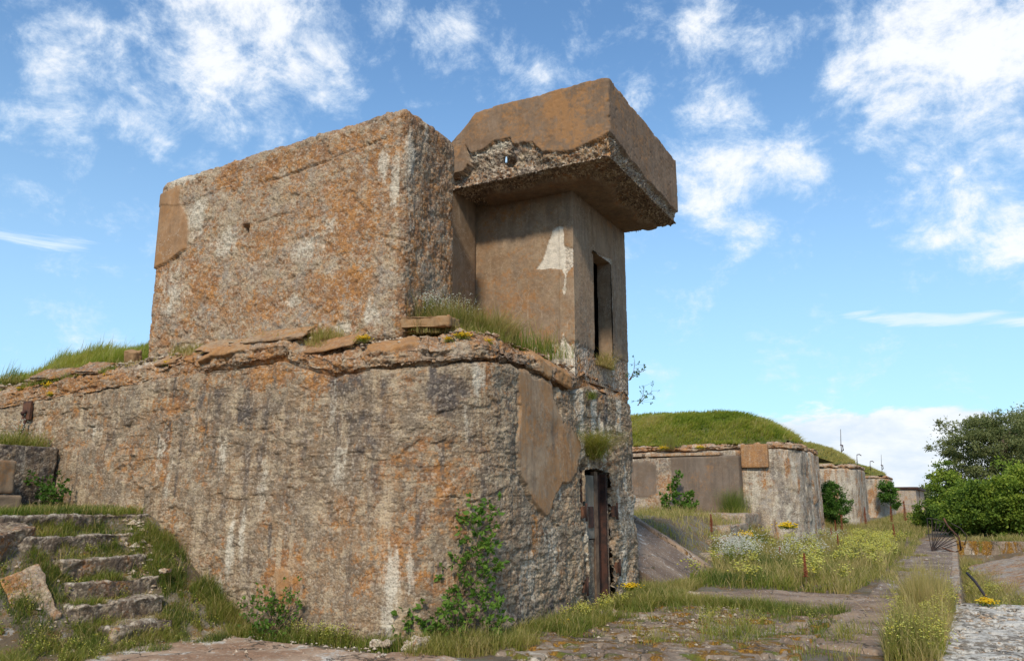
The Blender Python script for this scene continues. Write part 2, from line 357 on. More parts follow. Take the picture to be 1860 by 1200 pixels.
M['turf'] = simple('turf_soil', (.07, .09, .02), (.13, .12, .035), 3)
M['docks'] = simple('rust_red_seed', (.22, .06, .025), (.33, .11, .05), 15)
M['wire'] = simple('black_wire', (.03, .025, .025), (.06, .04, .035), 8)

def leafmat(name, cols, trans=.35, rough=.6):
    """tint in mk.r picks along cols, mk.g brightens towards the tip"""
    m = bpy.data.materials.new(name); m.use_nodes = True; t = m.node_tree; t.nodes.clear(); g = G(t)
    r_, g_, b_, a_ = attr(g)
    cr = t.nodes.new('ShaderNodeValToRGB'); g.l.new(r_, cr.inputs[0]); e = cr.color_ramp.elements
    while len(e) < len(cols): e.new(.5)
    for k, c in enumerate(cols): e[k].position = k / (len(cols) - 1); e[k].color = (*c, 1)
    c = g.mix(g.math('MULTIPLY', g_, .22), cr.outputs[0], (.42, .34, .16, 1))
    bs = t.nodes.new('ShaderNodeBsdfPrincipled'); g.l.new(c, bs.inputs['Base Color']); bs.inputs['Roughness'].default_value = rough
    bs.inputs['Specular IOR Level'].default_value = .25
    tr = t.nodes.new('ShaderNodeBsdfTranslucent'); c2 = g.mix(1., c, (1.15, 1.2, .7, 1), 'MULTIPLY'); g.l.new(c2, tr.inputs[0])
    mx = t.nodes.new('ShaderNodeMixShader'); mx.inputs[0].default_value = trans
    g.l.new(bs.outputs[0], mx.inputs[1]); g.l.new(tr.outputs[0], mx.inputs[2])
    o = t.nodes.new('ShaderNodeOutputMaterial'); g.l.new(mx.outputs[0], o.inputs[0]); return m
M['grass'] = leafmat('grass_blades', [(.06, .115, .012), (.14, .20, .022), (.29, .275, .05), (.48, .36, .165)], .45)
M['meadow'] = leafmat('meadow_grass', [(.10, .17, .018), (.24, .31, .035), (.43, .42, .09), (.60, .50, .23)], .55)
M['leaf'] = leafmat('broad_leaves', [(.035, .085, .012), (.065, .14, .018), (.11, .20, .025), (.20, .28, .04)])
M['mapleleaf'] = leafmat('maple_leaves', [(.04, .08, .012), (.09, .155, .02), (.19, .26, .03), (.36, .41, .06)])
M['willowleaf'] = leafmat('willow_leaves', [(.06, .085, .025), (.12, .145, .045), (.21, .225, .085), (.32, .33, .15)])
M['yellow'] = leafmat('yellow_petals', [(.75, .46, .01), (.80, .58, .03), (.55, .45, .05)], .2)
M['palyellow'] = leafmat('pale_yellow_petals', [(.62, .54, .05), (.66, .62, .18), (.48, .50, .12)], .3)
M['white'] = leafmat('white_petals', [(.70, .68, .58), (.75, .74, .66), (.55, .55, .42)], .2)

# ------------------------------------------------------------------ concrete relief
def rough_disp(P, amp=1., layered=1., seed=0):
    """spalled, board-marked relief: negative = lost material"""
    a = fbm(P * (1.1, 1.1, 1.7), 6, seed + 1, gn=.56); b = fbm(P * (2.4, 2.4, 6.0), 5, seed + 9, gn=.56)
    c = fbm(P * (6, 6, 12), 4, seed + 17, gn=.58); f = fbm(P * 24, 3, seed + 23)
    d = .012 * fbm(P * .9, 2, seed + 2) - .027 * sst(a, .10, .125) - .015 * sst(b, .10, .125) * layered - .011 * sst(-b, .16, .19) - .009 * sst(c, .12, .15) + .005 * f
    z = P[:, 2] + .03 * pn(P * (1.2, 1.2, .4), seed + 30) + .010 * pn(P * (6, 6, 2), seed + 31)
    k = np.abs(((z / .172) % 1.) - .5) * .172
    mk = sst(fbm(P * (1.6, 1.6, 4), 4, seed + 33), -.10, .06)
    d -= layered * .017 * np.exp(-(k / .008) ** 2) * mk
    row = np.floor(z / .172 - .5); d += layered * .007 * pn(np.stack([P[:, 0] * .8, P[:, 1] * .8, row * 7.7], -1), seed + 40) * 2
    ch = pn(P * (11, 11, 19), seed + 51); d -= .014 * sst(ch, .36, .42)
    return d * amp

OCT = np.array([[1, 0, 0], [-1, 0, 0], [0, 1, 0], [0, -1, 0], [0, 0, 1], [0, 0, -1.]])
OT = np.array([[0, 2, 4], [2, 1, 4], [1, 3, 4], [3, 0, 4], [2, 0, 5], [1, 2, 5], [3, 1, 5], [0, 3, 5]])
def dots(P, r, tint=0.):
    P = np.asarray(P, float); n = len(P); r = np.broadcast_to(r, (n,))
    V = P[:, None] + OCT[None] * r[:, None, None] * np.array([1, 1, .6]) * rng.uniform(.7, 1.3, (n, 6, 1)); T = (np.arange(n)[:, None, None] * 6 + OT[None]).reshape(-1, 3)
    col = np.zeros((n, 6, 4)); col[..., 0] = np.broadcast_to(tint, (n,))[:, None]
    return V.reshape(-1, 3), T, col.reshape(-1, 4)

# ------------------------------------------------------------------ casemate walls (front along -X, side along +Y)
XS = -4.8; RC = 1.3
def path(s, off, y0, y1, xl):
    """s metres along the plan outline from x=xl; off = inward offset"""
    a0 = (XS - RC) - xl; a1 = a0 + RC * math.pi / 2; a2 = a1 + (y1 - .5) - (y0 + RC); a3 = a2 + .5 * math.pi / 2
    x = np.zeros_like(s); y = np.zeros_like(s)
    m = s < a0; x[m] = xl + s[m]; y[m] = y0 + off[m]
    m = (s >= a0) & (s < a1); th = (s[m] - a0) / RC; x[m] = XS - RC + (RC - off[m]) * np.sin(th); y[m] = y0 + RC - (RC - off[m]) * np.cos(th)
    m = (s >= a1) & (s < a2); x[m] = XS - off[m]; y[m] = y0 + RC + s[m] - a1
    o4 = np.minimum(off, .42)
    m = (s >= a2) & (s < a3); th = (s[m] - a2) / .5; x[m] = XS - .5 + (.5 - o4[m]) * np.cos(th); y[m] = y1 - .5 + (.5 - o4[m]) * np.sin(th)
    m = s >= a3; x[m] = XS - .5 - (s[m] - a3); y[m] = y1 - off[m]
    return x, y
def pathlen(y0, y1, xl): return (XS - RC) - xl + RC * math.pi / 2 + (y1 - .5) - (y0 + RC) + .5 * math.pi / 2
def spline(xs, t, prof):
    k = np.array([p[0] for p in prof]); return [np.interp(t, k, [p[j] for p in prof]) for j in range(1, len(prof[0]))]
def sweep(svals, prof_t, prof, zc, y0, y1, xl, om=None):
    """prof rows (t, off, dz); z = dz + zc(s) (or absolute rows blended)"""
    ns, n2 = len(svals), len(prof_t)
    off, dz, wz = spline(None, prof_t, prof)
    Sg = np.repeat(svals, n2); Og = np.tile(off, ns)
    if om is not None: Og = np.where(np.tile(prof_t, ns) < .36, Og * np.repeat(om, n2), Og)
    Z = np.tile(dz, ns) + np.tile(wz, ns) * np.repeat(zc, n2)
    x, y = path(Sg, Og, y0, y1, xl)
    P = np.stack([x, y, Z], -1); Pg = P.reshape(ns, n2, 3)
    du = np.gradient(Pg, axis=0); dv = np.gradient(Pg, axis=1); N = np.cross(du, dv); N /= np.linalg.norm(N, axis=2)[..., None] + 1e-9
    return P, N.reshape(-1, 3), Sg
def gauss(s, z, L):
    r = np.zeros_like(s)
    for a, b, da, db, k in L: r = np.maximum(r, k * np.exp(-((s - a) / da) ** 2 - ((z - b) / db) ** 2))
    return r

# =================================================================== the bunker in front
B = thing('concrete_bunker', (-8.0, 10.5, 0), 'large ruined concrete bunker with tall block and overhanging lookout tower on its roof', 'bunker')
y0, y1, xl = 7.5, 13.7, -17.0
Ltot = pathlen(y0, y1, xl) + 3.5
sv = np.concatenate([np.arange(0, 2.2, .06), np.arange(2.2, 17.8, .018), np.arange(17.8, Ltot, .08)])
CR = [(0, 3.22), (3.2, 3.1), (5, 3.2), (8.12, 3.33), (9.45, 3.36), (10.39, 3.11), (11.21, 3.13), (11.81, 3.15), (12.38, 3.26), (13.02, 3.31), (13.89, 3.28), (14.91, 3.17), (15.54, 3.34), (17.52, 3.28), (30, 3.3)]
def zcrack(s): 
    q = np.stack([s * 1.5, s * 0, s * 0], -1); return np.interp(s, [c[0] for c in CR], [c[1] for c in CR]) + .03 * pn(q, 3) + .022 * pn(q * 3.1, 5) + .016 * np.round(1.5 * pn(q * 2.2 + 9, 6)) + .008 * pn(q * 17, 7)
zc = zcrack(sv)
tt = np.arange(0, 1.0001, .011 / 3.75)
P, N, Sg = sweep(sv, tt, [(0, -.06, -.45, 0), (.97, 0, -.03, 1), (.985, .03, -.005, 1), (1, .22, 0, 1)][:0] or [(0, -.06, -.45, 0), (.955, 0, -.06, 1), (.975, .02, -.01, 1), (1, .20, .01, 1)], zc, y0, y1, xl)
Zg = P[:, 2]
# z between base and crack runs linearly: rebuild so the rows stay level
zr = -.45 + np.tile(tt / .955, len(sv)) * (np.repeat(zc, len(tt)) - .06 + .45); low = np.tile(tt, len(sv)) <= .955
P[low, 2] = zr[low]; Zg = P[:, 2]
wq = P * 2.2; ws = .09 * fbm(wq, 5, 60, gn=.6) + .02 * pn(P * 14, 66); wz_ = .10 * fbm(wq + 9, 5, 61, gn=.6) + .02 * pn(P * 14 + 5, 67)
big = .10 * np.minimum(0, fbm(P * 1.7, 3, 63)) * sst(Zg, 2.3, 2.9) * 4 + polydist(Sg + ws, Zg + wz_, [(13.2, 3.3), (14.15, 3.3), (14.25, 3.0), (14.6, 2.78), (15.18, 2.46), (15.0, 1.95), (14.29, 1.69), (14.12, 1.52), (13.91, 1.36), (13.46, 1.66), (13.19, 1.92), (13.14, 2.4), (13.24, 2.76)])
lp = polydist(Sg + ws * .6, Zg + wz_ * .6, [(5.2, 2.33), (6.23, 2.35), (6.35, 2.04), (6.75, 1.81), (6.92, 1.35), (5.2, 1.3)])
sq = polydist(Sg + ws * .3, Zg + wz_ * .3, [(9.70, .78), (9.93, .76), (9.95, .5), (9.75, .49)])
wet = polydist(Sg + ws * .8, Zg + wz_, [(9.6, .2), (12.2, .2), (12.4, 1.0), (11.6, 1.45), (10.2, 1.2), (9.5, .8)])
pl_ = sst(big, -.006, .012); lp_ = sst(lp, -.02, .02); sq_ = sst(sq, -.006, .01)
dd = rough_disp(P, .58, .9, 0)
cut = fbm(P * (.8, .8, 1.2), 4, 81)
dd += -.02 * sst(cut, .16, .19) - .03 * sst(fbm(P * (1.3, 1.3, 1.9), 3, 85), .25, .33) * sst(Sg, 12.5, 14)
# the foot and the side by the door are the most eaten away
dd += -.013 * sst(fbm(P * (5, 5, 8), 5, 88, gn=.6), -.02, .06) * np.clip(sst(Zg, 1.2, .3) * sst(Sg, 11.8, 13.2) + .6 * sst(Sg, 14.6, 15.4), 0, 1)
dd = dd * (1 - .55 * sst(wet, -.1, .2))
dd = dd * (1 - pl_) + pl_ * (.003 + .004 * fbm(P * 3, 3, 70)); dd = dd * (1 - lp_ * .6) + lp_ * .012; dd = dd * (1 - sq_) + sq_ * .012
# diagonal crack by the big patch, eroded hollows
cr = segdist(Sg + ws * .4, Zg, [(13.2, 2.95), (13.22, 2.7), (13.1, 2.3), (13.16, 1.95), (13.45, 1.62), (13.9, 1.38)]); dd -= .03 * np.exp(-(cr / .022) ** 2)
for a_, b_, r_, k_ in [(12.85, 3.02, .16, .05), (15.05, 3.02, .16, .07), (15.2, 2.6, .14, .06), (14.3, 2.5, .16, .03), (9.3, 2.9, .2, .03), (7.0, 2.75, .1, .05), (13.9, 2.2, .1, .0), (6.6, 2.6, .12, .04)]:
    dd -= k_ * np.exp(-((Sg - a_) ** 2 + (Zg - b_) ** 2) / r_ ** 2)
# door surround gnawed
dr = np.maximum(np.abs(Sg - 15.82) - .55, np.maximum(Zg - 2.08, -Zg)); dd -= .10 * sst(dr, .16, .0) * sst(fbm(P * 5, 3, 91), -.25, .3) * (dr > -.05)
fade = sst(np.tile(tt, len(sv)), 1., .97); dd *= fade
P = P + N * dd[:, None]
white = gauss(Sg, Zg, [(8.9, .95, .10, .42, 1), (8.72, .42, .16, .3, 1), (9.1, 1.1, .07, .3, .9), (11.38, .75, .10, .36, 1.1), (11.58, .85, .05, .3, 1), (11.35, .35, .12, .25, .7), (10.63, 2.03, .16, .4, .7), (8.6, 2.2, .10, .35, .7), (7.4, 2.3, .15, .3, .7), (9.4, 1.7, .1, .4, .7), (7.6, 1.8, .08, .5, .7), (9.9, 1.5, .12, .5, .4),
     (10.45, 2.6, .08, .3, .6), (12.36, 3.05, .12, .35, .95), (12.2, 2.6, .08, .5, .5), (13.9, 2.9, .12, .35, .6), (14.1, 1.0, .35, .5, .62), (13.5, .7, .4, .5, .6), (13.2, .3, .3, .3, .5), (14.75, 2.2, .05, .3, 1.2), (14.45, 1.65, .05, .3, .9), (16.4, 2.7, .18, .35, .7), (16.9, 1.2, .4, .8, .5), (14.9, 1.2, .2, .6, .4), (5.9, 2.6, .3, .2, .5), (4.5, 2.7, .4, .3, .4)])
orng = gauss(Sg, Zg, [(12.46, 3.1, .07, .22, 1.4), (7.52, 2.35, .05, .5, 1.2), (10.0, 3.2, 1.6, .25, .6), (12.0, 1.8, .4, .3, .5), (12.1, 1.35, .3, .2, .6), (9.82, .64, .3, .3, 1.0), (7.6, 2.9, .5, .25, .5), (11.2, 1.1, .8, .5, .35), (13.6, 1.1, .12, .4, .7), (13.7, 2.8, .1, .6, .4)])
drk = gauss(Sg, Zg, [(12.0, 2.85, .22, .35, .7), (14.3, 2.55, .18, .3, .9), (7.5, 2.5, .12, .4, .5), (9.0, 2.7, .5, .3, .4), (8.4, 3.0, .6, .2, .4), (10.8, 2.95, .5, .2, .4), (16.2, 2.9, .1, .3, .7), (13.5, .1, 1.2, .35, .5), (11, 2.2, .7, .5, .25)])
white = np.maximum(white, .75 * sst(fbm(P * (3, 3, .8), 4, 95), .05, .2) * sst(Sg, 14.6, 15.3)); mk = np.stack([np.maximum(pl_ * (.55 + .45 * sst(fbm(P * 1.8, 4, 96), -.25, .1)), .5 * sq_), white * (1 - .5 * pl_), np.maximum(orng, .45 * pl_), drk], -1)
Q = grid_faces(len(sv), len(tt)); 
qs = Sg[Q].mean(1); qz = P[Q][:, :, 2].mean(1)
arch = 2.0 + .07 * np.sqrt(np.clip(1 - ((qs - 15.82) / .52) ** 2, 0, 1))
hole = (np.abs(qs - 15.82) < .50 + .015 * pn(np.stack([qz * 6, qz, qz], -1), 4)) & (qz > .06) & (qz < arch)
mesh('casemate_wall', P, Q[~hole], None, M['wall'], B, mk)

# cornice: broken shoulder above the crack
tt = np.arange(0, 1.0001, .0125)
P, N, Sg = sweep(sv, tt, [(0, .24, -.02, 1), (.10, .01, .005, 1), (.15, -.03, .04, 1), (.33, -.02, .20, 1), (.45, .06, .27, 1), (.60, .18, .36, 1), (.8, .40, .45, 1), (1, .75, .47, 1)], zc, y0, y1, xl, np.clip(np.interp(sv, [0, 7.5, 8.8, 11, 13.5, 14.8, 15.8, 30], [.12, .15, .7, .9, 1.3, 1., .3, .3]) + .5 * pn(np.stack([sv * 1.9, sv * 0, sv * 0], -1), 77), .05, 1.4) * .72)
tg = np.tile(tt, len(sv)); Zg = P[:, 2]
ws = .05 * fbm(P * 2.5, 4, 62)
slabs = np.full(len(P), -1.)
for poly in [[(13.75, .12), (14.15, .1), (14.18, .62), (13.8, .6)], [(14.28, .1), (14.85, .12), (14.8, .6), (14.35, .66)], [(8.0, .28), (8.9, .3), (8.9, .55), (8.2, .5)], [(11.0, .3), (11.6, .45), (11.5, .7), (10.8, .55)]]:
    slabs = np.maximum(slabs, polydist(Sg + ws, tg + ws, poly))
sl_ = sst(slabs, -.01, .012)
er = np.clip(sst(Sg, 14.8, 15.6) + gauss(Sg, tg, [(13.1, .3, .45, .3, 1)]), 0, 1)
dd = rough_disp(P, 1.1, .5, 7) - .03 * sst(fbm(P * 1.7, 4, 99), .0, .14)
dd += er * (-.05 - .06 * sst(fbm(P * 4, 4, 101), -.1, .1) + .03 * pn(P * 13, 3)) - .03 * sst(fbm(P * (2.2, 2.2, 3.2), 5, 103, gn=.6), .06, .09) + .02 * fbm(P * 2.8, 4, 104)
dd = dd * (1 - sl_) + (.012 + .012 * fbm(P * 3, 4, 106) - .008 * sst(pn(P * 12, 107), .2, .3)) * sl_
for c_ in (8.35, 9.6, 10.5, 11.75, 12.75, 14.22, 5.1, 6.6): dd -= .06 * np.exp(-((Sg - c_ + .05 * pn(P * 5, 8)) / .02) ** 2) * sst(tg, .9, .7)
dd *= sst(tg, 0, .08)
P = P + N * dd[:, None]
mk = np.stack([sl_ * .6, gauss(Sg, tg, [(12.2, .6, .5, .2, .4), (11.2, .8, .3, .15, .6), (6.8, .6, .5, .3, .6)]), .30 + 0 * Sg + sl_ * .3, gauss(Sg, tg, [(13.1, .15, .5, .2, .7), (15.5, .3, 1, .3, .4)])], -1)
mesh('cornice', P, grid_faces(len(sv), len(tt)), None, M['cornice'], B, mk)

sr = rng.uniform(1.5, 17.2, 900); orr_ = rng.uniform(.12, .7, 900); xr, yr = path(sr, orr_, y0, y1, xl); zr_ = zcrack(sr) + np.interp(orr_, [0, .22, .42, .75], [.24, .37, .42, .42]); rr_ = rng.gamma(2.2, .011, 900)
V, T, col = dots(np.column_stack([xr, yr, zr_ + rr_ * .3]), rr_); col[:, 1] = .4; o = mesh('rubble_crumbs', V, None, T, M['block'], B, col, False); o['kind'] = 'stuff'
# roof fill between the cornices
gx, gy = np.meshgrid(np.arange(-17, -5.0, .08), np.arange(8.1, 13.2, .08), indexing='ij')
def roofz(x, y):
    q = np.stack([x, y, x * 0], -1).reshape(-1, 3)
    z = 3.70 + .04 * fbm(q * 1.5, 4, 12).reshape(np.shape(x))
    z = z + .40 * sst(x, -10.6, -11.6) * sst(y, 8.1, 8.9) * sst(x, -15.6, -13.6) - .25 * sst(x, -13.2, -16.5)
    return z + .05 * sst(x, -7, -5.4) * sst(y, 8.2, 9)
P = np.stack([gx, gy, roofz(gx, gy)], -1).reshape(-1, 3)
rq = grid_faces(*gx.shape); rc = P[rq].mean(1); rk = (rc[:, 0] < -5.3) & ~((rc[:, 0] > -6.1) & (rc[:, 1] < 8.8) & (np.hypot(rc[:, 0] + 6.1, rc[:, 1] - 8.8) > .72))
mesh('roof', P, rq[rk], None, M['cornice'], B, np.tile([0, 0, .3, .2], (len(P), 1)))

# tall roof block
def block_disp(P, N):
    fx = np.abs(N[:, 1]) > .7
    X, Z = P[:, 0], P[:, 2]
    w1 = .05 * fbm(P * 2.4, 4, 201) + .015 * pn(P * 15, 7); w2 = .05 * fbm(P * 2.4 + 5, 4, 202)
    a = fbm(P * 1.3, 4, 120); c = fbm(P * 5, 4, 124); e = fbm(P * 15, 3, 128); f = pn(P * 34, 131)
    b = fbm(P * 2.4, 5, 122, gn=.58); d = .014 * fbm(P * .8, 2, 121) - .016 * sst(b, .10, .125) - .014 * sst(c, .14, .165) - .010 * sst(e, .14, .18) + .004 * f + .003 * e
    top = sst(Z, 6.2, 6.7); d += top * .02 * fbm(P * 6, 3, 140)
    d -= .035 * sst(fbm(P * 9, 3, 142), -.1, .25) * sst(Z, 4.35, 4.0) * sst(X, -9.0, -10.2)
    patch = np.where((N[:, 1] < -.3) | (N[:, 0] < -.3), polydist(X + w1, Z + w2, [(-10.9, 6.45), (-10.35, 6.52), (-10.33, 6.28), (-10.09, 5.87), (-10.06, 5.59), (-10.07, 5.4), (-10.27, 5.34), (-10.47, 5.21), (-11.5, 5.17), (-11.5, 6.6)]), -1)
    pt = sst(patch, -.004, .01); d = d * (1 - pt) + pt * .03
    front = N[:, 1] < -.7
    ln = np.minimum(segdist(X, Z, [(-8.49, 6.16), (-7.64, 6.2), (-6.84, 6.28), (-6.27, 6.3)]) , segdist(X, Z, [(-6.22, 5.75), (-6.21, 5.21), (-6.27, 4.99), (-5.9, 4.9)]))
    ln = np.minimum(ln, segdist(X, Z, [(-8.6, 5.56), (-8.1, 5.62), (-7.9, 5.6)]))
    d -= np.where(N[:, 1] < -.3, .03 * np.exp(-((ln + .02 * np.abs(w1)) / .014) ** 2), 0)
    d += np.where(front & (Z > 6.22 + .1 * a), .012, 0)
    hole = front * np.exp(-(np.maximum(np.abs(X + 8.82), np.abs(Z - 5.52)) / .062) ** 6); d = d - .22 * hole
    wh = np.where(front, gauss(X, Z, [(-9.9, 5.95, .25, .4, 1.0), (-10.3, 4.7, .4, .5, .7), (-9.2, 5.4, .4, .25, .85), (-7.6, 5.05, .38, .22, .9), (-7.2, 5.3, .3, .15, .6), (-6.3, 6.0, .12, .3, .9), (-6.1, 5.7, .1, .45, 1), (-6.9, 3.82, .2, .1, 1.1), (-7.8, 4.3, .25, .12, .8), (-10.3, 6.62, .4, .12, 1.2), (-9.8, 3.8, .5, .1, .6), (-8.6, 4.9, .2, .3, .4), (-6.4, 3.95, .15, .2, .9), (-10.6, 4.2, .3, .3, .4)]), 0)
    side = N[:, 0] > .5
    wh = np.where(side, gauss(P[:, 1], Z, [(8.15, 6.0, .12, .5, .9), (8.5, 6.5, .06, .2, 1), (8.2, 5.2, .1, .4, .6), (8.6, 5.1, .12, .2, .5)]), wh)
    orr = np.where(side, .25, gauss(X, Z, [(-6.8, 5.2, .8, .8, .5), (-7.5, 4.3, 1.2, .4, .3), (-9.5, 4.6, .8, .3, .2), (-8, 6.4, 2, .2, .4)]))
    dk = np.where(side, .55, np.maximum(1.5 * hole, .1)) + .35 * top * sst(X, -9.5, -8.5)  # shade painted in: right side face darker, square hole near black
    return d, np.stack([pt, wh, orr + .3 * pt, dk], -1)
def block_def(P):
    P = P.copy(); t = np.clip((P[:, 2] - 5.2) / 1.5, 0, 1)
    P[:, 2] += t * (.04 + .07 * (P[:, 0] + 8.4) / 2.4 + .02 * pn(np.stack([P[:, 0] * 3, P[:, 1] * 3, P[:, 0] * 0], -1), 3))
    return P
P, Q, mk = rbox((-10.86, 8.0, 3.55), (-5.95, 9.35, 6.72), .17, .0165, block_disp, block_def, skip=((2, 0),))
blk = mesh('roof_block', P, Q, None, M['block'], B, mk)
# wall joining block and lookout shaft
def plas_disp(P, N):
    d = .012 * fbm(P * .9, 4, 150) + .004 * fbm(P * 6, 3, 151)
    return d, np.stack([np.ones(len(P)), 0 * d, .1 + 0 * d, gauss(P[:, 0], P[:, 2], [(-6.6, 6.4, .5, .4, .5)])], -1)  # last mark darkens the top below the slab as painted shade
P, Q, mk = rbox((-9.5, 9.37, 3.55), (-6.62, 10.98, 6.62), .03, .05, plas_disp)
mesh('connecting_wall', P, Q, None, M['tower'], B, mk)

# lookout shaft with doorway
def shaft_disp(P, N):
    X, Y, Z = P.T
    d = .012 * fbm(P * .9, 4, 160) + .003 * fbm(P * 7, 3, 161)
    w1 = .03 * fbm(P * 4, 3, 162) + .012 * pn(P * 22, 9); w2 = .03 * fbm(P * 4 + 3, 3, 163)
    fr = N[:, 1] < -.3
    pa = np.where(fr, polydist(X + w1 * .7, Z + w2 * .7, [(-5.22, 5.82), (-5.15, 5.87), (-5.03, 5.85), (-5.0, 5.52), (-4.86, 5.46), (-4.84, 5.2), (-4.92, 5.12), (-5.01, 5.0), (-5.06, 5.13), (-5.25, 5.18), (-5.52, 5.22), (-5.4, 5.35), (-5.31, 5.63)]), -1)
    st = np.where(fr, .022 - .035 * sst(Z, 4.75, 4.6) * sst(Z, 4.0, 4.2) + .03 * pn(P * 9, 5) - segdist(X + w1 * .6, Z, [(-5.0, 5.2), (-5.03, 4.5), (-5.05, 3.6)]), -1)
    st = np.where(Z < 4.05, st + (4.05 - Z) * .6, st) 
    lost = sst(np.maximum(pa, st), -.004, .01)
    sd = N[:, 0] > .3
    ds = np.where(sd, .022 + .02 * pn(P * 7, 6) - np.abs(Y + w1 * .6 - 12.66), -1); ds = np.where((Z < 5.62) & (Z > 4.4) | (Z < 4.2), ds, -1)
    ds = np.maximum(ds, np.where(sd & (Z > 5.58) & (Z < 5.78), .05 - np.abs(Z - 5.68 - .12 * (Y - 12.6)) + w1 * .4, -1) * ((Y > 11.75) & (Y < 12.72)))
    bs_ = np.where(sd | fr, 3.98 + .12 * pn(P * 3, 7) - Z, -1) * .35
    l2 = sst(ds, -.004, .008); l3 = sst(bs_, -.01, .02)
    L = np.clip(lost + l2 + l3, 0, 1); rg = .012 * fbm(P * 12, 3, 165)
    flat = sst(pa, .0, .03) * sst(-X - 4.98, 0, .06)
    d = d * (1 - L) + L * (-.028 + (1 - flat) * (rg - .012 * sst(pn(P * 28, 3), .0, .3)))
    d += np.where(fr & (X > -5.1), .014, 0)
    d += np.where(sd & (Y > 13.0) , .006, 0)
    hl = -segdist(Y, Z, [(13.4, 3.98), (12.75, 4.0)]); d += np.where(sd, -.02 * np.exp(-(hl / .012) ** 2), 0)
    wh = np.where(flat > .1, 1.25, .9 * lost + .7 * l2 + .25 * l3)
    wh = np.maximum(wh, np.where(fr, gauss(X, Z, [(-5.35, 3.95, .06, .1, .45), (-6.5, 5.9, .03, .15, .45)]), 0))
    return d, np.stack([1 - L, wh, np.where(sd, .0, .25) + .2 * l3, np.where(sd, .35, .15) + .5 * sst(Z, 6.0, 6.5)], -1)  # painted shade: side darker than front, more so just under the slab
P, Q, mk = rbox((-6.75, 11.0, 3.4), (-4.85, 13.35, 6.56), .018, .0155, shaft_disp)
cx = P[Q].mean(1); hole = (cx[:, 0] > -4.93) & (cx[:, 1] > 11.80) & (cx[:, 1] < 12.62) & (cx[:, 2] > 3.86) & (cx[:, 2] < 5.65)
mesh('lookout_shaft', P, Q[~hole], None, M['tower'], B, mk)
# its doorway: thick jambs, the room behind is coloured near-black for its shade
def recess(name, parent, x0, x1, ya, yb, za, zb, mat, mkv, res=.04):
    A = Acc()
    def quad(o, u, v):
        o, u, v = map(np.array, (o, u, v)); nu = max(2, int(np.linalg.norm(u) / res)); nv = max(2, int(np.linalg.norm(v) / res))
        a, b = np.meshgrid(np.linspace(0, 1, nu), np.linspace(0, 1, nv), indexing='ij')
        Pq = o + a.reshape(-1, 1) * u + b.reshape(-1, 1) * v; Pq = Pq + (.012 * np.stack([fbm(Pq * 4, 3, k) for k in (1, 2, 3)], -1))
        A.add(Pq, grid_faces(nu, nv), c=mkv)
    quad((x0, ya, za), (x1 - x0, 0, 0), (0, 0, zb - za)); quad((x0, yb, za), (x1 - x0, 0, 0), (0, 0, zb - za))
    quad((x0, ya, zb), (x1 - x0, 0, 0), (0, yb - ya, 0)); quad((x0, ya, za), (x1 - x0, 0, 0), (0, yb - ya, 0))
    return A.build(name, mat, parent, smooth=True)
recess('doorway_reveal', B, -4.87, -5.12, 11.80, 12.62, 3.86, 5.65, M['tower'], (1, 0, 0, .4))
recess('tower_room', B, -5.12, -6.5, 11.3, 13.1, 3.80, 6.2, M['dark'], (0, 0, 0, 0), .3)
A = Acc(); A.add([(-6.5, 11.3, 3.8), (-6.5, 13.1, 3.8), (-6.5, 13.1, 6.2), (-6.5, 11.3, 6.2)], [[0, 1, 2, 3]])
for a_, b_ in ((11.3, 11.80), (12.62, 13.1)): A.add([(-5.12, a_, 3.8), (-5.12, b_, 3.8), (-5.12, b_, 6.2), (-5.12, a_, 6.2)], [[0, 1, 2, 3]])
A.add([(-5.12, 11.8, 5.65), (-5.12, 12.62, 5.65), (-5.12, 12.62, 6.2), (-5.12, 11.8, 6.2)], [[0, 1, 2, 3]]); A.build('room_back_wall', M['dark'], B)

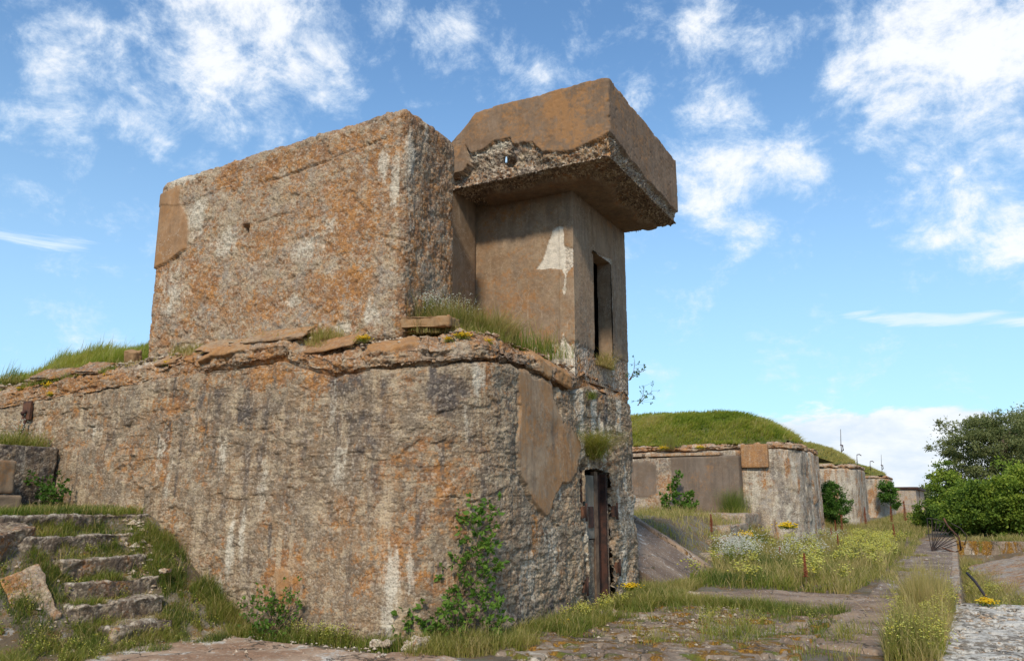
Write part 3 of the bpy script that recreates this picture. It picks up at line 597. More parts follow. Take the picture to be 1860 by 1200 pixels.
# overhanging slab
SF = [(-6.6, 7.24), (-6.35, 7.2), (-6.23, 7.03), (-5.99, 7.05), (-5.84, 7.13), (-5.54, 7.13), (-5.49, 7.01), (-5.15, 6.99), (-4.97, 6.78), (-4.83, 6.74), (-4.46, 6.68), (-4.11, 6.78), (-3.87, 6.84)]
SS = [(10.15, 6.84), (10.36, 6.84), (10.89, 6.77), (11.78, 6.70), (13.37, 6.68), (13.6, 6.7)]
def slab_disp(P, N):
    X, Y, Z = P.T
    fr = np.abs(N[:, 1]) >= np.abs(N[:, 0])
    zs = np.where(fr, np.interp(X, [p[0] for p in SF], [p[1] for p in SF]), np.interp(Y, [p[0] for p in SS], [p[1] for p in SS]))
    zs = zs + .035 * fbm(P * 4, 3, 170) + .012 * pn(P * 20, 3)
    left = np.where(fr & (N[:, 1] < 0), polydist(X + .03 * pn(P * 5, 2), Z + .03 * pn(P * 5, 4), [(-6.7, 7.3), (-6.35, 7.3), (-6.30, 6.85), (-6.38, 6.74), (-6.7, 6.70)]), -1)
    up = np.maximum(Z - zs, left); pt = sst(up, -.004, .010)
    pt = np.where(N[:, 2] > .5, .8, pt)
    und = N[:, 2] < -.6
    core = sst(fbm(P * (1.5, 1.5, 1), 3, 171) * .25 + np.minimum(np.minimum(X + 6.3, -4.35 - X), np.minimum(Y - 10.6, 13.3 - Y)), -.05, .05)
    rg = .035 * fbm(P * 4, 4, 172) + .03 * fbm(P * 11, 3, 175) - .02 * sst(pn(P * 21, 4), .0, .25) + .014 * sst(pn(P * 30, 6), .1, .3)
    e_ = np.maximum(np.abs(X + 3.89), np.abs(Y - 10.17)); d = .012 * fbm(P * 1.2, 3, 178) + .02 - .006 * sst(pn(P * 17, 179), .32, .4) - .02 * sst(e_ + np.abs(Z - 7.74) * 0, .05, .0) * sst(fbm(P * 5, 3, 180), .0, .25) - .015 * sst(Z, 7.66, 7.74) * sst(fbm(P * 4, 3, 181), .0, .2)
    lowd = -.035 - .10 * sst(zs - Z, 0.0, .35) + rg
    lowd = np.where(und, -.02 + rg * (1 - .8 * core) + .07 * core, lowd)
    hole = np.where(N[:, 1] < -.5, np.exp(-(np.hypot((X + 5.62) / 1.5, Z - 6.80) / .075) ** 4), 0)
    d = d * pt + lowd * (1 - pt) - .16 * hole
    wh = np.where(N[:, 1] < -.5, gauss(X, Z, [(-5.72, 7.07, .2, .06, 1.3), (-5.9, 7.0, .2, .08, .7), (-6.2, 6.95, .2, .12, .8)]) * (1 - pt), 0)
    dk = np.where(und, .25, 0) + 1.4 * hole + .3 * sst(zs - Z, .2, .4)  # underside and hole darkened as shade; rim also darker towards the bottom
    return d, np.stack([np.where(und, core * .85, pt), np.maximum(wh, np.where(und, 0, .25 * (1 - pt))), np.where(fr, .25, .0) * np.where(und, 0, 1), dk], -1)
def slab_def(P):
    P = P.copy(); t = np.clip((P[:, 2] - 7.2) / .55, 0, 1)
    P[:, 2] -= t * np.clip(-6.15 - P[:, 0], 0, 1) * .95 
    P[:, 2] += t * .015 * pn(np.stack([P[:, 0] * 2, P[:, 1] * 2, P[:, 0] * 0], -1), 2) - t * .03 * (P[:, 1] - 10.15) / 3
    return P
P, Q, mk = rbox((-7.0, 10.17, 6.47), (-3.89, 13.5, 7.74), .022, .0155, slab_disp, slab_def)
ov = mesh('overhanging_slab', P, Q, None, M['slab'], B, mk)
for k in range(16):
    t = rng.uniform(); X = -3.95 - .06 * rng.uniform() ; Y = 11.0 + 2.45 * t; 
    if k > 9: X, Y = -4.0 - .9 * rng.uniform(), 13.42
    p0 = np.array([X, Y, 6.5]); dr_ = np.array([.3 * rng.normal(), .3 * rng.normal(), -1]) * .07
    A = Acc(); A.add(*[v for v in tube([p0, p0 + dr_ * .5, p0 + dr_ + [.03 * rng.normal(), .03 * rng.normal(), .01]], .004, 4)][:2]); A.build('rebar_end', M['rust'], B)
t_ = np.linspace(0, 1, 8); 
V, Q, T = tube(np.stack([-5.62 + .035 * np.sin(t_ * .1), 10.20 + 0 * t_, 6.745 + .10 * t_], -1), .018 - .008 * t_ ** 3, 8)  # short pale blue tapered piece standing in the dark hole
o = mesh('piece', V, Q, T, M['blue'], None, smooth=True); tag(o, 'small pale blue piece in the hole of the overhanging slab', 'piece')

# lower door: rusty frame, timber post, grey leaf
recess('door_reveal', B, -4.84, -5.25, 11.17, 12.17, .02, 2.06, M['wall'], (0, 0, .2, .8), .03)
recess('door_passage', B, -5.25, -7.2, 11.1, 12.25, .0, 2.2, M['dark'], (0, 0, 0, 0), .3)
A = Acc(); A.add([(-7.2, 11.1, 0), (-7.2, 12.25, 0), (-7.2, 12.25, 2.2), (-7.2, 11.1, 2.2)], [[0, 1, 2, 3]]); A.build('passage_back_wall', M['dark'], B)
def bx(name, lo, hi, mat, parent, bev=.008, bend=None, res=.05, base=None, mkv=(0, 0, 0, 0)):
    def dp(P, N): return .003 * pn(P * 9, 2), np.tile(np.array(mkv, float), (len(P), 1))
    P, Q, m_ = rbox(lo, hi, bev, res, dp, bend); return mesh(name, P, Q, None, mat, parent, m_, base=base)
fr_ = bx('door_frame', (-4.93, 11.14, .04), (-4.85, 11.19, 2.03), M['rust'], B)
bx('door_frame', (-5.02, 12.12, .04), (-4.86, 12.17, 2.0), M['rustdark'], B)
bx('rusty_plate', (-5.0, 11.98, .03), (-4.95, 12.12, 2.0), M['rustdark'], B)
bx('timber_post', (-4.98, 11.79, .0), (-4.91, 11.93, 2.04), M['wood'], B, .012)
bx('timber_post', (-5.03, 11.92, .0), (-4.96, 11.98, 2.02), M['rustdark'], B, .012)
lf = bx('door_leaf', (-4.95, 11.40, 1.02), (-4.91, 11.76, 1.97), M['greypaint'], B, .003)
bx('inspection_hatch', (-4.912, 11.52, 1.18), (-4.892, 11.70, 1.50), M['rustdark'], lf, .003)
bx('door_leaf', (-4.98, 11.40, .05), (-4.93, 11.77, 1.0), M['steps'], B, .003)
for (yy, z_) in ((11.06, 1.42), (12.30, 1.42), (12.36, .55), (11.05, .38)):
    h_ = bx('hinge_bracket', (-4.87, yy - .055, z_ - .09), (-4.76, yy + .045, z_ + .09), M['rust'], B, .02)
    A = Acc(); A.add(*tube([(-4.74, yy, z_ - .13), (-4.74, yy, z_ + .13)], .018, 8)); A.build('hinge_pin', M['rustdark'], h_, smooth=True)
# small rusty wall plate high on the left
pp = bx('wall_plate', (-12.93, 7.46, 2.84), (-12.72, 7.50, 3.14), M['rust'], B, .006)
A = Acc(); A.add(*tube([(-12.83, 7.40, 2.93), (-12.83, 7.46, 2.96)], .035, 8)); A.add(*tube([(-12.76, 7.42, 2.86), (-12.74, 7.41, 2.72), (-12.84, 7.41, 2.60)], .02, 6)); A.build('bent_bar', M['rustdark'], pp, smooth=True)

# loose cap slabs and rock on the cornice
def plate(name, c, size, rot, mat, parent=None, seed=0, label=None, cat=None, orange=.35, plast=.35, group=None, irr=.18, amp=1., basis=None):
    sx_, sy_, sz_ = size
    def dp(P, N):
        d = irr * min(sx_, sy_) * fbm(P * (1.6 / max(sx_, sy_), 1.6 / max(sx_, sy_), .2) + seed, 3, seed) * (np.abs(N[:, 2]) < .7) + amp * (.012 * fbm(P * 6 + seed, 3, seed + 3) + .006 * pn(P * 22, seed))
        return d, np.tile([plast, .1, orange, .1], (len(P), 1)) + 0.
    P, Q, mk = rbox((-sx_ / 2, -sy_ / 2, -sz_ / 2), (sx_ / 2, sy_ / 2, sz_ / 2), min(.02, sz_ * .35), max(.012, max(size) / 60), dp)
    from mathutils import Euler
    Rm = np.array(Euler([R(a) for a in rot]).to_matrix())
    if basis is not None:
        n_ = np.array(basis, float); n_ /= np.linalg.norm(n_); u_ = np.cross([0, 0, 1.], n_); u_ /= np.linalg.norm(u_); v_ = np.cross(n_, u_); ra = R(rot[2]); Rm = np.stack([u_ * math.cos(ra) + v_ * math.sin(ra), v_ * math.cos(ra) - u_ * math.sin(ra), n_], 1)
    P = P @ Rm.T + np.array(c)
    if parent: return mesh(name, P, Q, None, mat, parent, mk)
    o = mesh(name, P, Q, None, mat, None, mk, base=c); return tag(o, label, cat, group)
for cx_, ln_, dz_, rz_, k_ in [(-7.72, 1.0, .40, 1, 1), (-6.75, .78, .42, -2, 2), (-8.75, .85, .36, 2, 3), (-9.8, .5, .34, -2, 8), (-12.6, .9, .42, 2, 4), (-11.6, .6, .40, 4, 5)]:
    plate('coping_slab', (cx_, 7.72, float(zcrack(np.array([cx_ + 17.]))[0]) + dz_), (ln_, .34, .045), (34, rz_, rz_), M['cornice'] if cx_ > -10 else M['steps'], B, k_, orange=.35, plast=.4 if cx_ > -10 else 0., irr=.3)
plate('flat_rock', (-5.72, 8.35, 3.83), (.66, .42, .13), (6, 2, 12), M['cornice'], None, 6, 'flat tan rock lying on the bunker ledge beneath the tall block', 'rock', .15, .9)
plate('broken_lump', (-11.05, 7.96, 3.78), (.22, .14, .2), (20, 10, 5), M['cornice'], None, 7, 'small squarish lump of concrete at the foot of the tall block', 'rubble lump', .0, .9)

# ------------------------------------------------------------------ foliage builders
def blades(P, h, wd, lean, tint, az=None, curl=1.):
    P = np.asarray(P, float); n = len(P); h = np.broadcast_to(h, (n,)); wd = np.broadcast_to(wd, (n,)); lean = np.broadcast_to(lean, (n,)); tint = np.broadcast_to(tint, (n,))
    az = rng.uniform(0, 2 * np.pi, n) if az is None else np.broadcast_to(az, (n,)) + rng.normal(0, .5, n)
    ld = np.stack([np.cos(az), np.sin(az), 0 * az], -1); fa = az + np.pi / 2 + rng.normal(0, .6, n)
    wv = np.stack([np.cos(fa), np.sin(fa), 0 * fa], -1)
    V = []; c = []
    for t, k in ((0, 1), (.4, .9), (.75, .6), (1., 0)):
        ctr = P + ld * (h * lean * (t ** 1.8) * curl)[:, None]; ctr[:, 2] += h * t * (1 - .28 * np.minimum(lean, 1.6) * t)
        if k: V += [ctr - wv * (wd * k / 2)[:, None], ctr + wv * (wd * k / 2)[:, None]]; c += [t, t]
        else: V += [ctr]; c += [t]
    V = np.stack(V, 1); b = np.arange(n)[:, None] * 7
    Q = np.concatenate([b + [0, 1, 3, 2], b + [2, 3, 5, 4]]); T = b + [4, 5, 6]
    col = np.zeros((n, 7, 4)); col[..., 0] = np.clip(tint, 0, 1)[:, None]; col[..., 1] = np.array(c)[None] ** 1.5
    return V.reshape(-1, 3), Q, T, col.reshape(-1, 4)
def leaves(P, D, size, tint, wr=.5, fold=.25):
    """folded leaf pairs of triangles from points P growing along D"""
    P = np.asarray(P, float); n = len(P); D = D / (np.linalg.norm(D, axis=1)[:, None] + 1e-9)
    s_ = np.cross(D, rng.normal(size=(n, 3))); s_ /= np.linalg.norm(s_, axis=1)[:, None] + 1e-9; u = np.cross(s_, D)
    size = np.broadcast_to(size, (n,))[:, None]
    V = np.stack([P, P + D * size * .45 + s_ * size * wr * .5 + u * size * fold * .5, P + D * size, P + D * size * .45 - s_ * size * wr * .5 + u * size * fold * .5], 1)
    b = np.arange(n)[:, None] * 4; T = np.concatenate([b + [0, 1, 2], b + [0, 2, 3]])
    col = np.zeros((n, 4, 4)); col[..., 0] = np.clip(np.broadcast_to(tint, (n,)), 0, 1)[:, None]
    return V.reshape(-1, 3), T, col.reshape(-1, 4)
def rand_in(poly, n):
    poly = np.array(poly); lo, hi = poly.min(0), poly.max(0); out = []; c = 0
    while c < n:
        q = rng.uniform(lo, hi, (n * 2, 2)); q = q[inpoly(q[:, 0], q[:, 1], poly)]; out.append(q); c += len(q)
    return np.concatenate(out)[:n]

# ------------------------------------------------------------------ ground
def n2(x, y, sc, o=4, s=0):
    sh = np.shape(x); return fbm(np.stack([np.ravel(x), np.ravel(y), 0 * np.ravel(x)], -1) * sc, o, s).reshape(sh)
def gz(x, y):
    x = np.asarray(x, float); y = np.asarray(y, float)
    z = .03 * n2(x, y, .5, 4, 300) + .012 * n2(x, y, 4, 3, 301)
    # bank below the stair and the raised yard to the left
    rise = sst(x, -8.15, -9.7) * sst(y, 15, 8) ; z = z + 1.36 * rise
    z = z + .16 * sst(x, -7.6, -8.4) * (1 - rise) * sst(y, 4.4, 5.6) * sst(y, 15, 8)
    z = z - .9 * rise * sst(y, 5.6, 4.6)
    z = z + .07 * n2(x, y, 2.2, 4, 303) * sst(y, 8, 7.4) * sst(x, -7, -7.6) - (.10 * sst(x, -8.6, -9.0) + .03) * sst(x, -9.75, -9.5) * sst(x, -7.7, -8.1) * sst(y, 7.2, 6.9) * sst(y, 5.0, 5.4)
    # rubble ramp along the wall beside the stair
    rb = sst(y, 6.6, 7.3) * sst(y, 7.9, 7.4); rp = np.clip((-7.6 - x) / 2.1, 0, 1) * 1.42
    z = np.maximum(z, rb * rp + z * (1 - rb))
    # yards between the casemates, higher towards the left
    yd = np.maximum(sst(y, 15.5, 17.5) * sst(y, 60, 50), 0); z = z + yd * 1.05 * sst(x, -5.1, -7.2) * sst(y, 17.0, 20.5)
    # weedy strip slightly above the paving
    z = z + .05 * sst(x, -1.5, -2.2) * sst(y, 15, 16)
    # sunken bay on the right of the path
    pit = sst(x, -.10, .03) * sst(y, 14.75, 14.95) * sst(y, 35.8, 35.2); z = z - .62 * pit * (1 - .45 * sst(x, .9, 2.6))
    return z
M_ = newmat('yard_soil'); m, g, bs = M_
P_ = g.n.new('ShaderNodeNewGeometry').outputs['Position']
a = g.noise(P_, .9, 7, .62, .4); b = g.noise(P_, 4.5, 8, .7, .3); f = g.noise(P_, 40, 5, .7)
c = g.mix(g.ss(a, .42, .6), (.13, .095, .06), (.19, .16, .12))
c = g.mix(g.ss(b, .50, .62, 0., .9), c, (.20, .105, .022))
c = g.mix(g.ss(g.noise(P_, 6, 6, .7, .8), .56, .68, 0., .9), c, (.10, .12, .025))
c = g.mix(g.ss(g.noise(P_, 9, 8, .72), .57, .66, 0., .9), c, (.36, .325, .28))
s_ = g.math('ADD', .55, g.math('MULTIPLY', f, .9)); c = g.mix(1., c, g.comb(s_, s_, s_), 'MULTIPLY')
g.l.new(c, bs.inputs['Base Color']); bump(g, bs, g.math('ADD', b, g.math('MULTIPLY', f, .5)), .9, .05); M['ground'] = m
xs = np.concatenate([np.arange(-40, -16, 1.), np.arange(-16, 3.2, .06), np.arange(3.2, 8, .4), np.arange(8, 60, 3.)])
ys = [-20., -10, 0]; y_ = 3.
while y_ < 300: ys.append(y_); y_ += max(.05, (y_ - 3) * .012) if y_ < 60 else 6.
ys = np.array(ys); gx, gy = np.meshgrid(xs, ys, indexing='ij')
P = np.stack([gx, gy, gz(gx, gy)], -1).reshape(-1, 3)
gr_ = mesh('ground', P, grid_faces(*gx.shape), None, M['ground']); tag(gr_, kind='structure')
A = Acc(); A.add([(-3000, -3000, -1.6), (3000, -3000, -1.6), (3000, 4000, -1.6), (-3000, 4000, -1.6)], [[0, 1, 2, 3]])
o = A.build('terrain', simple('far_field', (.08, .10, .03), (.14, .14, .06), .05)); tag(o, kind='structure')

# paving -----------------------------------------------------------
def pavemat(name, c1, c2, moss=.5, lich=.5, lichsc=5, lcol=(.50, .48, .44)):
    m, g, bs = newmat(name); P = g.n.new('ShaderNodeNewGeometry').outputs['Position']
    P2 = g.vmath('MULTIPLY', P, (1, 1, .3))
    a = g.noise(P2, 1.1, 7, .62, .3); b = g.noise(P2, lichsc, 8, .72, .2); f = g.noise(P2, 45, 5, .7); e = g.noise(P2, 3.2, 7, .66, .5)
    c = g.mix(g.ss(a, .4, .6), c1, c2)
    c = g.mix(g.ss(g.noise(P2, 14, 6, .7), .55, .68, 0., .6), c, (c2[0] * 1.5, c2[1] * 1.4, c2[2] * 1.35))
    lf = g.ss(g.math('ADD', g.math('MULTIPLY', b, .6), g.math('MULTIPLY', a, .4)), .62 - .14 * lich, .66 - .12 * lich); c = g.mix(lf, c, lcol)
    mf = g.ss(e, .68 - .16 * moss, .74 - .15 * moss); mc = g.mix(g.ss(f, .4, .6), (.12, .058, .012), (.29, .145, .02))
    mc = g.mix(g.ss(g.noise(P2, 2.3, 4), .5, .62), mc, (.11, .12, .02)); c = g.mix(mf, c, mc)
    wp = g.vmath('ADD', P, g.vmath('MULTIPLY', g.noise(P, 3, 5, .65, 0, 1), (.5, .5, .5))); ck = g.vor(wp, .9, 'DISTANCE_TO_EDGE')
    c = g.mix(g.ss(ck, .016, .005, 0., .85), c, (.05, .042, .03))
    c = g.mix(g.ss(g.sep(g.vor(P, 48, 'F1', 1))[0], .94, .97, 0., .6), c, (lcol[0] * .9, lcol[1] * .9, lcol[2] * .9))
    c = g.mix(g.ss(g.noise(P2, 7, 8, .75), .56, .64, 0., .5), c, (c1[0] * .6, c1[1] * .6, c1[2] * .6))
    c = g.mix(g.ss(g.noise(P2, 24, 6, .75), .60, .68, 0., .7), c, (.05, .042, .035))
    s_ = g.math('ADD', .6, g.math('MULTIPLY', f, .8)); c = g.mix(1., c, g.comb(s_, s_, s_), 'MULTIPLY')
    g.l.new(c, bs.inputs['Base Color']); bump(g, bs, g.math('ADD', g.math('MULTIPLY', mf, .5), g.math('ADD', g.math('MULTIPLY', b, .5), g.math('MULTIPLY', f, .5))), .8, .03); return m
M['path'] = pavemat('dark_path_concrete', (.16, .11, .078), (.25, .18, .125), .35, .40)
M['pave'] = pavemat('brown_paving_concrete', (.20, .135, .09), (.31, .22, .15), .38, .25)
M['apron'] = pavemat('pale_stained_apron', (.28, .17, .105), (.41, .29, .20), .0, .62, 2.6, (.50, .455, .39))
M['moss'] = pavemat('mossy_broken_concrete', (.19, .135, .095), (.31, .235, .165), 1.25, .42, 4, (.50, .435, .34))
M['lichen'] = pavemat('lichen_white_concrete', (.20, .165, .125), (.27, .23, .18), .45, 1.1, 9, (.55, .51, .44))
def pavement(name, poly, top, mat, res=.04, seed=0, rough=.012, rag=.06, kind='structure', joints=()):
    poly = np.array(poly); lo, hi = poly.min(0) - .15, poly.max(0) + .15
    gx, gy = np.meshgrid(np.arange(lo[0], hi[0], res), np.arange(lo[1], hi[1], res), indexing='ij'); x, y = gx.ravel(), gy.ravel()
    d = polydist(x, y, poly) + rag * n2(x, y, 1.6, 4, seed) 
    for (p0, p1) in joints: d = np.minimum(d, segdist(x, y, [p0, p1]) - .015 + .02 * n2(x, y, 7, 2, seed + 3))
    br = n2(x, y, 1.1, 4, seed + 11); d = np.minimum(d, (.62 - br) * .6) if rough > .011 else d
    z = top + rough * n2(x, y, 1.5, 4, seed + 5) - (rough * 1.5) * sst(n2(x, y, 5, 3, seed + 7), .1, .2)
    e = sst(d, -.015, .015); z = z * e + (1 - e) * (gz(x, y) - .08)
    P = np.stack([x, y, z], -1); Q = grid_faces(*gx.shape); keep = (d[Q] > -.06).any(1)
    o = mesh(name, P, Q[keep], None, mat, None); return tag(o, kind=kind)
pavement('path', [(-1.42, 15.05), (-.14, 15.05), (-.14, 36), (-1.42, 36)], .05, M['path'], .05, 1, .008, .05, joints=[((-2, 20.4), (1, 20.6)), ((-2, 26.), (1, 26.1)), ((-2, 31), (1, 31))])
pavement('pavement', [(-4.15, 14.0), (-3.0, 15.0), (-.86, 14.75), (-.78, 12.9), (-.72, 11.2), (-.72, 9.6), (-1.55, 9.8), (-1.5, 12.1), (-3.1, 12.75), (-4.2, 13.2)], .06, M['pave'], .03, 2, .010, .06)
pavement('concrete_apron', [(-10, 4.5), (-8.3, 5.6), (-8.0, 7.0), (-7.3, 7.12), (-5.6, 7.0), (-4.9, 7.35), (-4.4, 7.2), (-3.5, 4)], .05, M['apron'], .025, 3, .008, .07)
pavement('broken_paving', [(-4.7, 9.7), (-4.3, 12.4), (-3.2, 12.4), (-1.6, 11.9), (-1.5, 8.4), (-3.6, 7.2), (-4.9, 8.1)], .045, M['moss'], .025, 4, .03, .10)
pavement('lichen_slab', [(-.12, 14.7), (4, 14.9), (4, 6), (-.35, 6), (-.3, 11)], .05, M['lichen'], .03, 5, .02, .05)
pavement('far_paving', [(-4, 36.4), (6, 36.6), (6, 39.5), (-4, 39)], .05, M['moss'], .08, 6, .012, .1)
# kerb and walls of the sunken bay
def wallbox(name, lo, hi, mat, label, cat, res=.04, seed=0, mkv=(0, .1, .2, .2), amp=1., r=.03, group=None, kind=None):
    def dp(P, N): return (.6 * amp) * rough_disp(P, 1., .4, seed), np.tile(np.array(mkv, float), (len(P), 1))
    c = ((lo[0] + hi[0]) / 2, (lo[1] + hi[1]) / 2, lo[2]); P, Q, mk = rbox(lo, hi, r, res, dp)
    return tag(mesh(name, P, Q, None, mat, None, mk, base=c), label, cat, group, kind)
wallbox('retaining_wall', (-.20, 14.8, -.75), (-.02, 35.6, .045), M['far'], 'long low concrete wall edging the sunken bay beside the path', 'retaining wall', .05, 3)
wallbox('retaining_wall', (-.05, 35.4, -.75), (6, 35.75, .10), M['moss'], 'mossy orange concrete kerb across the far end of the sunken bay', 'kerb', .06, 4)
wallbox('retaining_wall', (-.1, 14.72, -.75), (5, 14.9, .03), M['moss'], 'mossy near edge wall of the sunken bay beside the white slab', 'retaining wall', .04, 5)
plate('collapsed_slab', (1.55, 24.5, -.28), (2.2, 7.5, .16), (2, -14, 4), M['far'], None, 12, 'pale lichened slab lying tilted in the sunken bay', 'concrete slab', .2, .0, amp=2.5)
plate('collapsed_slab', (2.9, 20.5, -.02), (1.5, 7, .22), (3, -38, -3), M['rustdark'], None, 13, 'dark brown slab leaning along the right side of the sunken bay', 'concrete slab', .6, .0)

# ------------------------------------------------------------------ left side: stair, retaining wall, blocks, debris
ST = thing('concrete_stair', (-9.2, 6.5, 0), 'worn concrete stair overgrown with grass left of the bunker wall', 'stair')
for k, (z, x, ya, yb) in enumerate([(1.42, -9.6, 5.2, 7.45), (1.19, -9.28, 5.2, 7.22), (.93, -8.98, 5.85, 7.05), (.69, -8.68, 5.85, 6.95), (.48, -8.38, 5.7, 6.8), (.27, -8.05, 5.9, 6.7)]):
    def dp(P, N):
        e = .03 * fbm(P * 2.5 + k, 4, 400 + k) - .03 * sst(fbm(P * (2.2, 2.2, 3) + k, 4, 410 + k), .0, .2) + .012 * fbm(P * 14, 3, 420); return e, np.tile([0, .35, 0, .35], (len(P), 1)) + 0.
    P, Q, mk = rbox((x - .55, ya, z - .26), (x, yb, z), .03, .02, dp); mk[:, 1] = .55 * sst(P[:, 2], z - .05, z - .01)
    mesh('step', P, Q, None, M['steps'], ST, mk)
wallbox('retaining_wall', (-12.6, 1.5, .9), (-11.88, 7.48, 2.38), M['wall'], 'grey retaining wall topped with weeds at the left edge, meeting the bunker', 'retaining wall', .025, 21, (0, .3, .0, .5))
wallbox('concrete_block', (-11.85, 5.0, 1.3), (-11.2, 6.62, 1.66), M['wall'], 'long low block under the squarer one at the left edge', 'concrete block', .025, 22, (.8, .0, .0, .5), .5)
wallbox('concrete_block', (-11.85, 4.9, 1.68), (-11.3, 6.55, 2.13), M['wall'], 'brown square block stacked on a lower block at the left edge', 'concrete block', .025, 23, (.9, .0, .2, .4), .5)
plate('rubble_chunk', (-9.45, 5.38, 1.12), (.34, .55, .34), (8, 12, 14), M['steps'], None, 31, 'rough brown chunk of rubble beside the top steps at the left edge', 'rubble lump', .3, 0, amp=2.)
plate('tilted_slab', (-8.86, 5.44, .56), (.38, .66, .09), (0, 0, 24), M['block'], None, 32, 'orange lichened broken slab leaning against the bank at bottom left', 'broken slab', .0, 0, amp=1.2, basis=(.72, -.45, .55))
plate('rubble_chunk', (-9.2, 5.02, .34), (.36, .5, .5), (8, 12, 14), M['steps'], None, 33, 'dark crumbling lump behind the tilted orange slab', 'rubble lump', .3, 0, amp=3)
# low mound of rubble stones
def stone(c, r, seed, mat, label, cat='stone', group=None, flat=.3, name='stone'):
    def dp(P, N): Q_ = P / r; return r * (.30 * fbm(Q_ * 1.1 + seed * 3.1, 3, seed) - .12 * sst(fbm(Q_ * 2.3 + seed, 3, seed + 4), .0, .05)), np.tile([0, .55, .1, 0], (len(P), 1)) + 0.
    P, Q, mk = rbox((-r, -r * .7, -r * flat), (r, r * .7, r * flat), r * .12, r / 14, dp)
    a = seed * 1.7; Rz = np.array([[math.cos(a), -math.sin(a), 0], [math.sin(a), math.cos(a), 0], [0, 0, 1]])
    return tag(mesh(name, P @ Rz.T + np.array(c), Q, None, mat, None, mk, base=c), label, cat, group)
stone((-5.15, 7.42, .10), .16, 1, M['farcornice'], 'largest pale stone at the edge of the apron below the leafy sapling')
stone((-5.55, 7.33, .09), .12, 2, M['farcornice'], 'second pale stone, left of the largest, on the apron edge')
stone((-8.55, 6.9, .75), .07, 3, M['farcornice'], 'small pale stone on the grassy bank beside the stair')
stone((-3.9, 13.5, .08), .10, 4, M['farcornice'], 'white stone at the left end of the brown cross paving')
stone((-4.3, 10.6, .06), .20, 5, M['farcornice'], 'broad pale stone in the grass in front of the doorway', flat=.35)
stone((-.80, 12.4, .10), .05, 6, M['farcornice'], 'tiny white stone on the right end of the brown cross paving')
# gravel and crumbs
P = []; 
for poly, n_, r0 in [([(-9, 5.2), (-8.2, 6.9), (-7.3, 7.3), (-4.8, 7.5), (-4.7, 7.0), (-7, 6.3), (-7.9, 6.2), (-8.6, 5.0)], 420, .011), ([(-4.6, 9.0), (-4.5, 12), (-2.4, 12), (-2.4, 9)], 380, .011), ([(-8.2, 6.6), (-9.6, 7.4), (-9.6, 7.0), (-8, 6.2)], 320, .02), ([(-9.5, 5.2), (-9.5, 7.2), (-7.8, 7.2), (-7.8, 5.2)], 300, .012), ([(-8.5, 5), (-8, 6.6), (-5, 6.8), (-4, 5)], 260, .007), ([(-4.2, 9.6), (-4, 14.8), (-.8, 14.8), (-.8, 9.6)], 220, .007), ([(-1.4, 15), (-1.4, 30), (-.2, 30), (-.2, 15)], 260, .012), ([(-.3, 8), (-.2, 14.6), (1.5, 14.6), (1.2, 8)], 900, .012), ([(-4.2, 12.3), (-4.2, 14), (-3, 14), (-3, 12.3)], 200, .014), ([(0.2, 16), (0.2, 30), (2.2, 30), (2.2, 16)], 900, .03)]:
    q = rand_in(poly, n_); P.append(np.column_stack([q, np.maximum(gz(q[:, 0], q[:, 1]), 0.04 if poly[0][1] != 16 else -9), rng.gamma(2.2, r0 / 2, n_)]))
P = np.concatenate(P); V, T, col = dots(P[:, :3] + [0, 0, .005], P[:, 3]); col[:, 1] = .5
o = mesh('gravel', V, None, T, M['farcornice'], None, col, False); tag(o, kind='stuff')

# sloping paved embankment just past the bunker
def dp(P, N): return .02 * fbm(P * 1.5, 4, 77) + .006 * fbm(P * 9, 3, 78), np.tile([0, 0, 0, 0], (len(P), 1)) + 0.
rp_ = thing('embankment_ramp', (-5.4, 16.5, 0), 'dark sloping concrete ramp with a raised edge just beyond the bunker corner', 'ramp')
def slope(P):
    P = P.copy(); P[:, 2] += np.clip((-4.55 - P[:, 0]) / 1.6, 0, 1.3) * .98; return P
P, Q, mk = rbox((-6.3, 14.3, -.25), (-4.5, 17.6, .02), .03, .04, dp, slope); mesh('ramp_slab', P, Q, None, M['path'], rp_, mk)
P, Q, mk = rbox((-6.45, 17.6, -.25), (-4.35, 17.85, .10), .03, .04, dp, slope); mesh('ramp_edge', P, Q, None, M['pave'], rp_, mk)
LG = thing('stepped_ledges', (-8, 24, 0), 'mossy concrete ledges stepping up to the second casemate', 'steps')
for k, (yy, xx, z) in enumerate([(27.6, -6.1, 1.15), (24.6, -5.9, .85), (22.2, -5.6, .55), (20.4, -5.1, .28)]):
    def dp(P, N): return .7 * rough_disp(P, 1.4, .5, 500 + k) + .05 * fbm(P * .8, 3, 510 + k), np.tile([0, .25, .3, .2], (len(P), 1)) + 0.
    P, Q, mk = rbox((-13, yy, z - .5), (xx, yy + 2.6, z), .04, .06, dp); mesh('ledge', P, Q, None, M['moss'] if k == 9 else M['far'], LG, mk)

